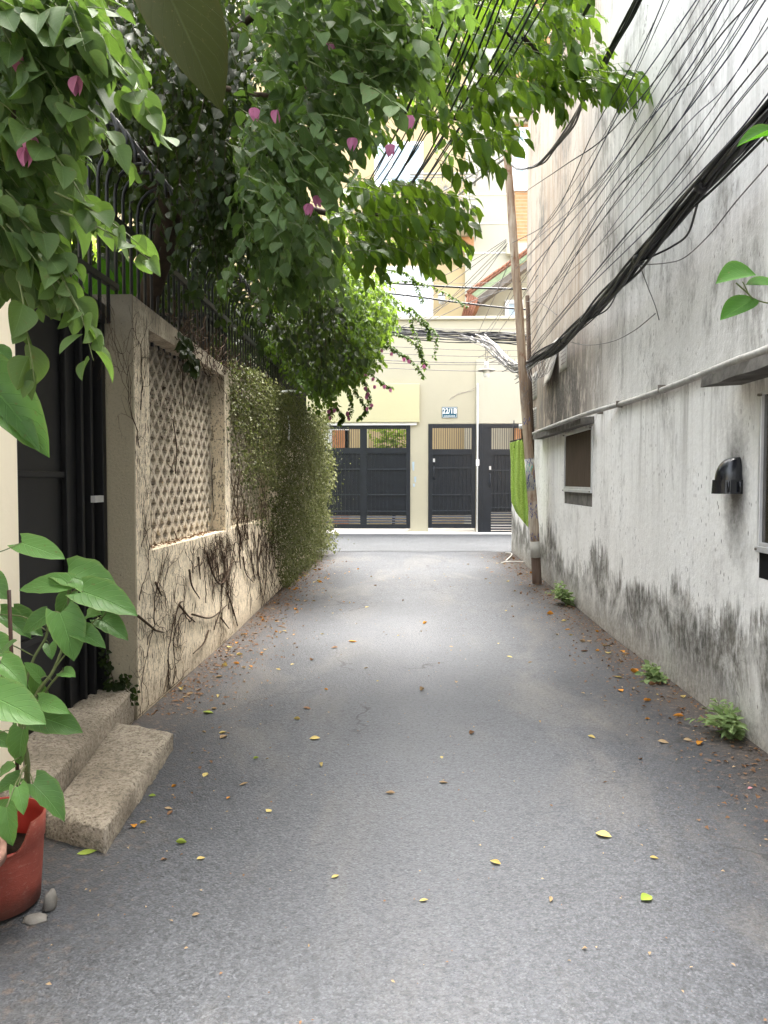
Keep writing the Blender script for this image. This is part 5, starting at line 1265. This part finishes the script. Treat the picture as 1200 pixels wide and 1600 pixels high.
# --- D. bright bougainvillea mass at the far end of the wall
bgD = T('bougainvillea', 'bright green small-leaved bougainvillea spilling over the far end of the left wall', 'shrub', (-2.0, 11.5, 0))
c = Cloud(15)
polyD = [(450, 370), (530, 395), (570, 420), (595, 455), (608, 480), (598, 505), (582, 525), (570, 560), (535, 585), (515, 600), (485, 615), (465, 590), (440, 560), (415, 530), (425, 480)]
for p in poly_points(c.r, polyD, 2300, 9.0, 12.6, lambda p: p.z > 2.35 or p.x > WX+.1):
    c.spray(p, (.6+c.r.normal(0, .5), -.3+c.r.normal(0, .4), -.4+c.r.normal(0, .35)), .30, 9, .068, 1., .5, .0018)
for pl in ([(600, 440), (650, 440), (690, 455), (730, 478)], [(620, 470), (650, 500), (680, 520), (678, 560)], [(640, 500), (655, 540), (663, 575)], [(600, 540), (640, 560), (662, 590)], [(610, 520), (640, 530), (668, 572)], [(555, 610), (572, 640), (560, 655)], [(520, 630), (535, 650), (530, 662)], [(640, 480), (665, 505), (672, 530)], [(600, 420), (640, 430), (660, 470)], [(550, 560), (580, 585), (600, 600), (612, 606)], [(555, 575), (573, 605), (578, 636)], [(505, 600), (518, 625), (517, 650)], [(530, 590), (548, 620), (547, 650)], [(590, 500), (610, 540), (640, 560)]):
    cv = curve([at(x, y, 9.8) for x, y in pl], 24); m = MB(); m.tube(cv, .003, 4, cap=False); m.build('hanging_shoot', 'green_stem', bgD)
    for i, q in enumerate(cv):
        for s_ in range(4):
            c.one(tuple(q), (c.r.normal(0, 1), c.r.normal(0, .6), -.5), (c.r.normal(0, .4), -.5, 1), c.r.uniform(.035, .06), c.r.uniform(.2, .9))
c.build('ovate', 'vine_leaf', bgD)
fl = [(590, 535), (597, 545), (663, 572), (610, 548), (558, 578), (570, 585), (582, 590), (573, 605), (572, 618), (578, 628), (575, 560+55), (545, 645), (548, 652), (515, 643), (517, 650), (585, 600), (602, 600), (610, 605), (640, 560), (632, 560), (565, 572), (590, 540), (586, 548), (576, 637), (520, 640), (541, 640)]
for (x, y) in fl: flower(at(x+c.r.uniform(-3, 3), y+c.r.uniform(-3, 3), 9.7), .055, bgD, c.r)
limb([(-2.0, 11.5, 0), (-2.0, 11.4, 2.3), (-1.7, 11.2, 3.4), (-1.1, 10.8, 3.9)], .07, .02).build('trunk', 'bark_dark', bgD)
# --- E. tree with pointed leaves reaching in from the left, high up
trE = T('leafy_tree', 'tree with long pointed leaves spreading over the middle of the alley near the balcony', 'tree', (-2.7, 8.2, 0))
c = Cloud(16)
polyE = [(560, -100), (870, -100), (880, 20), (850, 70), (840, 100), (780, 110), (775, 160), (770, 215), (735, 225), (680, 240), (640, 150), (590, 160), (560, 200), (540, 220), (530, 160)]
polyE2 = [(500, 300), (560, 270), (620, 280), (690, 300), (700, 335), (685, 370), (640, 400), (570, 405), (520, 400), (490, 350)]
polyE3 = [(780, 60), (850, 60), (890, 100), (930, 110), (985, 118), (975, 140), (930, 150), (860, 150), (830, 155), (800, 130)]
def hangleaves(poly, n, y0_, y1_, size, k=7):
    for p in poly_points(c.r, poly, n, y0_, y1_):
        c.spray(p, (.8+c.r.normal(0, .3), -.2+c.r.normal(0, .3), -.05+c.r.normal(0, .25)), .34, k, size, .5, .95, .0025, .6)
hangleaves(polyE, 400, 5.2, 7.6, .145); hangleaves(polyE2, 135, 5.6, 7.4, .145); hangleaves(polyE3, 60, 5.8, 6.6, .13)
for (x, y, dx) in [(700, 262, .6), (725, 255, .8), (745, 250, .8), (690, 375, .9), (655, 385, .8), (615, 395, .8), (590, 400, .7), (940, 135, 1.), (960, 125, 1.)]:
    p = at(x-20, y-14, 5.7); c.spray(tuple(p), (dx, -.1, -.2), .32, 8, .15, .5, 1.1, .0025, .5, var=.95)
c.build('lance', 'tree_leaf', trE, wid=1.35)
limb([(-2.7, 8.2, 0), (-2.65, 8.1, 3.), (-2.3, 7.8, 4.6), at(520, 120, 7.), at(640, 60, 6.6), at(760, 20, 6.2), at(860, 100, 6.2)], .11, .012, 36, 9).build('trunk', 'bark_dark', trE)
limb([(-2.3, 7.8, 4.6), at(500, 330, 7.2), at(580, 335, 6.7), at(690, 345, 6.3)], .04, .006).build('branch', 'bark_dark', trE)
limb([at(520, 120, 7.), at(620, 170, 6.6), at(730, 190, 6.2)], .03, .006).build('branch', 'bark_dark', trE)
limb([at(760, 20, 6.2), at(840, 95, 6.2), at(910, 118, 6.2), at(975, 122, 6.2)], .012, .004).build('branch', 'bark_dark', trE)
# --- F. garden greenery behind the fence
gf = T('garden_tree', 'leafy garden tree showing sunny yellow-green between the fence pickets', 'tree', (-4.2, 6.8, 0))
c = Cloud(17)
for i in range(800):
    y = c.r.uniform(4, 16); x = c.r.uniform(-4.6, -2.9); z = c.r.uniform(1.6, 4.6)
    if x > -3.6 and z < 3.2 and y < 7: continue
    c.spray((x, y, z), (c.r.normal(0, 1), c.r.normal(0, 1), -.2), .5, 8, .15, .6, .5, 0)
c.build('ovate', 'garden_leaf', gf); limb([(-4.2, 6.8, 0), (-4.1, 7, 3), (-3.9, 7.4, 6)], .16, .05).build('trunk', 'bark', gf)
bl = T('banana_plant', 'broad bright yellow-green garden leaves just behind the near fence pickets', 'plant', (-2.5, 5.2, 0))
rg = np.random.default_rng(9); P_, D_, N_, S_ = [], [], [], []
for (x, y, dx, dy, Y_, s_) in [(232, 455, .2, .9, 5.6, .45), (140, 452, .9, .4, 4.6, .4), (200, 470, .4, .8, 5.4, .4), (215, 430, -.4, .6, 5.8, .35), (180, 440, .5, .7, 5.2, .35), (240, 500, .2, .6, 6, .4)]:
    p = at(x, y, Y_); P_.append((p.x-.15, p.y, p.z-.2)); D_.append((dx*.4, -.1, dy)); N_.append((.6, -.8, .3)); S_.append(s_)
for q in range(len(P_)): leafmesh('broad_leaf', 'ovhi', P_[q:q+1], D_[q:q+1], N_[q:q+1], S_[q:q+1], 'lime_leaf', rg, bl)
m = MB(); m.tube([(-2.5, 5.4, 0), (-2.45, 5.3, 1.2), (-2.4, 5.3, 2.4)], [.05, .04, .02], 7); m.build('stem', 'green_stem', bl)
# --- the broad olive leaf at the top
m_leaf('olive_leaf', (.022, .026, .005), (.030, .036, .007), (.06, .075, .008), .8, .25, .4, 9, .6)
olt = T('broad_leaf_stalk', 'very broad dark olive leaf hanging in front of the shaded creeper at the top', 'leaf', at(240, -80, 3.0))
p, q = at(222, -95, 3.05), at(352, 164, 3.15)
leafmesh('blade', 'ovhi', [tuple(p)], [tuple(q-p)], [(.35, -.8, .45)], [(q-p).length], 'olive_leaf', np.random.default_rng(3), olt, wid=.86, var=[.5])
m = MB(); m.tube(curve([p, at(200, -180, 3.0), Vector((-1.6, 3.2, 3.9)), Vector((-2.3, 3.4, 4.1))], 12), .007, 6); m.build('stalk', 'bark_dark', olt)
# --- ivy on the wall
ivy = T('wall_ivy', 'dense small-leaved creeping ivy covering the far half of the left wall', 'ivy', (WX, 10, 0))
rg = np.random.default_rng(31); P_, D_, N_, S_, V_ = [], [], [], [], []
def zlow(y):
    pts = [(6.6, 1.9), (6.9, 1.45), (7.3, 1.25), (7.8, 1.05), (8.3, .85), (8.8, .55), (9.2, .15), (9.6, 0), (20, 0)]
    for (a, b), (c_, d) in zip(pts, pts[1:]):
        if a <= y <= c_: return b+(d-b)*(y-a)/(c_-a)
    return 2.2
cnt = 0
while cnt < 44000:
    y = 6.62+(13.35-6.62)*rg.random()**.9; z = rg.uniform(0, 2.75)+gz(y)
    f = 2.44 if y < 7.2 else 2.5; n_ = mnoise.noise(Vector((y*1.5, z*1.5, 0))); n2 = mnoise.noise(Vector((y*6, z*6, 4)))
    lo = zlow(y)+.25*n_
    if z < lo or z > f+.12*n_: continue
    if z < lo+.5 and y < 9.4 and rg.random() < .55: continue
    if n2+n_*.6 < -.38 and rg.random() < .8: continue
    th = .03+.05*(1+n_)+max(0, (y-7.5))*.030*(1+.9*n2)*(1 if z > .2 else .5)
    x = WX+abs(rg.normal(0, 1))*th*.6+.008
    if o2a < y < o2b and zo0 < z < 2.2 and rg.random() < .1+.5*(z < 1.35): continue
    P_.append((x, y, z)); D_.append((.25+rg.normal(0, .4), rg.normal(0, .55), -.7+rg.normal(0, .45))); N_.append((1., rg.normal(0, .5)-.25, .5+rg.normal(0, .5))); S_.append(rg.uniform(.015, .038)); V_.append(min(1, max(0, .35+.4*n_+rg.normal(0, .38)))); cnt += 1
for i in range(1500):   # drooping fringe at the end of the wall
    z = rg.uniform(.25, 2.7); y = rg.uniform(12.6, 13.5); x = WX+rg.uniform(0, .30+.08*math.sin(z*5)); P_.append((x, y, z)); D_.append((.5+rg.normal(0, .5), rg.normal(0, .4), -.6)); N_.append((.7, -.7+rg.normal(0, .4), .5)); S_.append(rg.uniform(.04, .07)); V_.append(rg.uniform(.4, 1))
leafmesh('foliage', 'tiny', P_, D_, N_, S_, 'creeper_leaf', rg, ivy, var=V_)
m = MB()
for i in range(170):
    y = rnd.uniform(6.8, 12.8); z = rnd.uniform(max(.1, zlow(y)-.3), 2.4); L = rnd.uniform(.2, .7); pts = []
    for k in range(7): pts.append((WX+.012+rnd.uniform(0, .05)+max(0, y-10.4)*.05, y+rnd.uniform(-.03, .03)+.02*k, max(gz(y)+.02, z-L*k/6)))
    m.tube(pts, .003, 3, cap=False)
m.build('stems', 'dry_vine', ivy)
# clump of darker ivy leaves over the lattice top
tc = T('ivy_sprig', 'dark ivy sprig hanging over the top edge of the near lattice opening', 'ivy', onx(290, 560, WX)); P_, D_, N_, S_ = [], [], [], []
for i in range(90):
    t = rg.random(); x = 283+22*t+rg.normal(0, 4); y = 528+55*t+rg.normal(0, 5); p = onx(x, y, WX+.03+rg.random()*.05); P_.append(tuple(p)); D_.append((.4+rg.normal(0, .4), rg.normal(0, .6), -.7)); N_.append((.8, -.6+rg.normal(0, .4), .4)); S_.append(rg.uniform(.045, .075))
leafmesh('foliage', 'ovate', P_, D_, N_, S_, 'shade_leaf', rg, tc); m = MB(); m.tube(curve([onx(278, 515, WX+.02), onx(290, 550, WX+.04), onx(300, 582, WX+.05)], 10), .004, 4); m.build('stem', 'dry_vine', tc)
# brown tangle on the wall cap
m = MB()
for i in range(260):
    y = rnd.uniform(5.4, 8.6); pts = []; z = ztop(y)+rnd.uniform(-.12, .12); x = WX+rnd.uniform(-.1, .04); a = rnd.uniform(0, 6.28)
    for k in range(6): pts.append((x, y, z)); x = min(WX+.05, x+rnd.uniform(-.01, .03)); y += .05*math.cos(a); z += .04*math.sin(a); a += rnd.uniform(-.7, .7)
    m.tube(pts, .0035, 3, cap=False)
m.build('cap_tangle', 'dry_vine', dv)
# ivy sprig at the foot of the pier
sg = T('ivy_sprig', 'small dark ivy sprig climbing the pier foot beside the stone step', 'ivy', onx(190, 1110, WX-.1)); P_, D_, N_, S_ = [], [], [], []
m = MB(); st = [[(188, 1115), (176, 1060), (165, 1030), (162, 1025)], [(178, 1072), (190, 1068), (197, 1056)], [(186, 1100), (200, 1090), (206, 1075)]]
for pl in st:
    cv = curve([at(x, y, 4.36) for x, y in pl], 16); m.tube(cv, .003, 4)
    for q in cv:
        for k in range(4): P_.append((q.x+rg.normal(0, .025), q.y-rg.random()*.05, q.z+rg.normal(0, .025))); D_.append((rg.normal(0, 1), -.3, rg.normal(-.3, .7))); N_.append((rg.normal(0, .4), -1, .5)); S_.append(rg.uniform(.022, .04))
m.build('stem', 'dry_vine', sg); leafmesh('foliage', 'ovate', P_, D_, N_, S_, 'shade_leaf', rg, sg)
# --- weeds at the foot of the right wall
def weed(px, py, h, wd, n, size, label, mt, seed, kind='ovate'):
    b = ong(px, py); b.x = min(b.x, RX-.04); c_ = Cloud(seed); t = T('weed', label, 'weed', b, 'weeds at the foot of the right wall')
    for i in range(n):
        a = c_.r.uniform(0, 6.28); lean = c_.r.uniform(.1, 1); d = (-abs(math.cos(a))*lean*wd/h-.1, math.sin(a)*lean*wd/h, 1.)
        c_.spray((b.x-c_.r.uniform(0, .05), b.y+c_.r.normal(0, wd*.25), b.z), d, h*c_.r.uniform(.5, 1.), 8, size, .9, .1, .002)
    c_.build(kind, mt, t)
weed(896, 945, .30, .17, 26, .055, 'bushy small weed right of the pole at the wall foot', 'weed_leaf', 61)
weed(1033, 1062, .13, .15, 16, .055, 'low flat weed midway along the foot of the right wall', 'weed_leaf', 62)
weed(1155, 1150, .24, .17, 22, .075, 'largest pale green weed at the near foot of the right wall', 'weed_leaf', 63, 'lance')
# --- near leaf twigs at the right edge
tw_ = T('leafy_twig', 'thin twig with three fresh green leaves poking in at the right edge', 'twig', at(1230, 480, 2.1)); m = MB(); Yt = 2.1
m.tube(curve([at(1240, 480, Yt), at(1185, 470, Yt), at(1165, 455, Yt), at(1150, 442, Yt)], 14), .0022, 5); m.tube(curve([at(1240, 480, Yt), at(1400, 560, 2.0), Vector((1.83, 1.9, 1.2)), Vector((1.80, 1.9, 0))], 18), .004, 5); m.tube(curve([at(1170, 460, Yt), at(1163, 445, Yt), at(1160, 440, Yt)], 6), .0016, 4)
m.build('stem', 'green_stem', tw_)
rg = np.random.default_rng(77)
for (b, t, wd_) in [((1182, 430), (1124, 428), 1.4), ((1180, 466), (1126, 494), 1.0), ((1165, 445), (1225, 440), 1.3)]:
    p, q = at(*b, Yt), at(*t, Yt-.03); leafmesh('leaf', 'ovhi', [tuple(p)], [tuple(q-p)], [(.1, -.6, .9)], [(q-p).length], 'lime_leaf', rg, tw_, wid=wd_, var=[.0])
tw2 = T('leafy_twig', 'single green leaf tip near the thick cables at the right edge', 'twig', at(1215, 225, 2.1)); m = MB(); m.tube(curve([at(1260, 240, Yt), at(1210, 228, Yt), at(1195, 214, Yt)], 8), .002, 5); m.tube(curve([at(1260, 240, Yt), at(1420, 300, 2.0), Vector((1.82, 1.7, 1.8)), Vector((1.82, 1.8, 0))], 18), .004, 5); m.build('stem', 'green_stem', tw2)
p, q = at(1220, 210, Yt), at(1156, 210, Yt-.03); leafmesh('leaf', 'ovhi', [tuple(p)], [tuple(q-p)], [(.1, -.5, .9)], [(q-p).length], 'lime_leaf', rg, tw2, var=[.0])

# ================================================================== FALLEN LEAVES
protos = {}
def fallen(px, py, L, ang, mt, label, group, tilt=.0):
    p = ong(px, py); key = (mt, rnd.randint(0, 3))
    if key not in protos:
        r3 = np.random.default_rng(len(protos)+900)
        o = leafmesh('fallen_leaf', 'dry', [(-.5, 0, 0)], [(1, 0, 0)], [(0, 0, 1)], [1.], mt, r3); protos[key] = o.data; bpy.data.objects.remove(o)
    o = bpy.data.objects.new('fallen_leaf', protos[key]); COL.objects.link(o)
    o.location = (p.x, p.y, p.z+.003); o.scale = (L, L*rnd.uniform(.8, 1.5), L*rnd.uniform(.6, 1.3)); o.rotation_euler = (rnd.uniform(-.25, .25)+tilt, rnd.uniform(-.15, .15), ang)
    return tagset(o, label, 'leaf', group)
spec = [(136, 1333, .085, .3, 'fresh_lime', 'large yellow-green leaf lying by the corner of the stone step next to the red pot'), (1010, 1406, .06, .5, 'fresh_lime', 'curled lime green leaf alone on the asphalt at lower right'), (943, 1307, .075, -.5, 'dry_yellow', 'pale yellow curled leaf on the asphalt above the lime green one at right'),
        (551, 1003, .09, .1, 'dry_orange', 'bright orange-yellow leaf alone in the middle of the alley'), (321, 1212, .05, 1.4, 'dry_yellow', 'upright-looking yellow leaf right of the stone step'), (420, 1268, .045, 1.2, 'dry_yellow', 'cream curled leaf left of the centre of the alley'), (492, 1155, .07, .0, 'dry_yellow', 'long pale yellow leaf lying across the middle of the alley'), (737, 1147, .06, .9, 'dry_brown', 'small brown leaf just right of the alley centre'),
        (224, 1287, .035, .6, 'dry_yellow', 'tiny bright yellow leaf off the front edge of the stone step'), (283, 1319, .05, .2, 'fresh_lime', 'green leaf fragment below the tiny yellow leaf'), (314, 1343, .04, .6, 'dry_yellow', 'small yellow leaf below the green fragment'), (400, 1186, .035, .3, 'fresh_lime', 'small lime leaf left of the long pale yellow leaf'), (238, 1245, .04, .0, 'fresh_lime', 'dull green shrivelled leaf beside the middle of the stone step'),
        (348, 1146, .05, .5, 'dry_yellow', 'yellow leaf further up from the upright-looking one'), (325, 1115, .08, .0, 'fresh_lime', 'olive green leaf near the foot of the cream pier'), (1172, 1233, .03, .2, 'dry_pink', 'tiny reddish petal near the right edge'), (1022, 1342, .04, .0, 'dry_yellow', 'small straw-coloured leaf below the pale yellow curled leaf'), (357, 1248, .03, 1.2, 'dry_orange', 'small orange crescent leaf left of the cream curled leaf'),
        (272, 1230, .03, .8, 'dry_orange', 'small orange leaf just right of the stone step'), (306, 1431, .03, .2, 'dry_tan', 'pale chip of leaf at the lower left part of the alley'), (524, 1371, .035, .5, 'dry_yellow', 'small yellow leaf in the lower centre'), (945, 1010, .06, .2, 'dry_tan', 'tan leaf by the damp foot of the right wall'), (693, 1224, .05, .1, 'dry_tan', 'faint tan leaf in the centre of the alley')]
for (x, y, L, a, mt, lab) in spec: fallen(x, y, L*.85, a, mt, lab, None)
cntL = 0
mts = ['dry_tan', 'dry_tan', 'dry_brown', 'dry_orange', 'dry_yellow', 'dry_brown']
while cntL < 175:
    Y = 3.0+8.5*rnd.random(); X = WX+.06+abs(rnd.gauss(0, .30)) if rnd.random() < .8 else rnd.uniform(-1.4, .2)
    if Y < 4.5 and X < -1.15: continue
    v = Vector((X, Y, gz(Y)));
    o = fallen(600, 1200, rnd.uniform(.022, .062), rnd.uniform(0, 6.28), rnd.choice(mts), 'small dry curled leaf lying on the asphalt along the foot of the left wall', 'dry leaves along the left wall'); o.location = (X, Y, gz(Y)+.003); cntL += 1
cntL = 0
while cntL < 100:
    Y = 4.0+9*rnd.random(); X = RX-.06-abs(rnd.gauss(0, .30))
    o = fallen(600, 1200, rnd.uniform(.025, .075), rnd.uniform(0, 6.28), rnd.choice(mts), 'small dry curled leaf lying on the asphalt along the foot of the right wall', 'dry leaves along the right wall'); o.location = (X, Y, gz(Y)+.003); cntL += 1
cntL = 0
while cntL < 34:
    Y = 2.4+9*rnd.random(); X = rnd.uniform(-1.0, 1.3)
    o = fallen(600, 1200, rnd.uniform(.018, .045), rnd.uniform(0, 6.28), rnd.choice(['dry_tan', 'dry_yellow', 'dry_tan', 'dry_yellow', 'dry_brown']), 'tiny pale leaf scattered on the open middle of the alley', 'tiny leaves in the middle of the alley'); o.location = (X, Y, gz(Y)+.003); cntL += 1
# fine litter nobody could count
rg = np.random.default_rng(55); P_, D_, N_, S_ = [], [], [], []
for i in range(4200):
    u = rg.random()
    if u < .5: Y = rg.uniform(2.6, 12.5); X = WX+.02+abs(rg.normal(0, .22))
    elif u < .85: Y = rg.uniform(3, 13.5); X = RX-.02-abs(rg.normal(0, .22))
    else: Y = rg.uniform(1.6, 13); X = rg.uniform(-1.5, 1.8)
    if Y < 4.5 and X < -1.1: continue
    P_.append((X, Y, gz(Y)+.006)); D_.append((rg.normal(), rg.normal(), rg.normal(0, .15))); N_.append((rg.normal(0, .3), rg.normal(0, .3), 1)); S_.append(rg.uniform(.008, .034)*(1 if u < .85 else .4))
for i in range(260):
    P_.append((WX-.10+rg.random()**1.5*.08, rg.uniform(oA+.02, oB-.02), zo0+.006)); D_.append((rg.normal(), rg.normal(), 0)); N_.append((0, rg.normal(0, .3), 1)); S_.append(rg.uniform(.01, .035))
o = leafmesh('leaf_litter', 'tiny', P_, D_, N_, S_, 'dry_brown', rg, wid=.8); o['kind'] = 'stuff'; tagset(o, 'fine crumbled leaf litter along both edges of the asphalt and on the lattice sill', 'litter')
P_, D_, N_, S_ = [], [], [], []
for i in range(1500):
    u = rg.random(); Y = rg.uniform(1.7, 12.5); X = (WX+.05+abs(rg.normal(0, .35))) if u < .4 else ((RX-.03-abs(rg.normal(0, .35))) if u < .75 else rg.uniform(-1.5, 1.8))
    if Y < 4.5 and X < -1.1: continue
    P_.append((X, Y, gz(Y)+.006)); D_.append((rg.normal(), rg.normal(), rg.normal(0, .15))); N_.append((rg.normal(0, .3), rg.normal(0, .3), 1)); S_.append(rg.uniform(.005, .018))
o = leafmesh('leaf_litter', 'tiny', P_, D_, N_, S_, 'dry_tan', rg, wid=.7); o['kind'] = 'stuff'; tagset(o, 'pale straw-coloured specks of leaf litter strewn over the asphalt', 'litter')
# pale dead twig by the pole
m = MB()
for pl in ([(782, 882), (795, 880), (818, 880)], [(790, 879), (800, 868), (790, 866)]): m.tube(curve([ong(x, y)+Vector((0, 0, .025)) for x, y in pl], 8), .010, 5)
tagset(m.build('fallen_twig', 'cable_pale', loc=ong(795, 880)), 'pale dead twig lying on the asphalt left of the pole foot', 'twig')
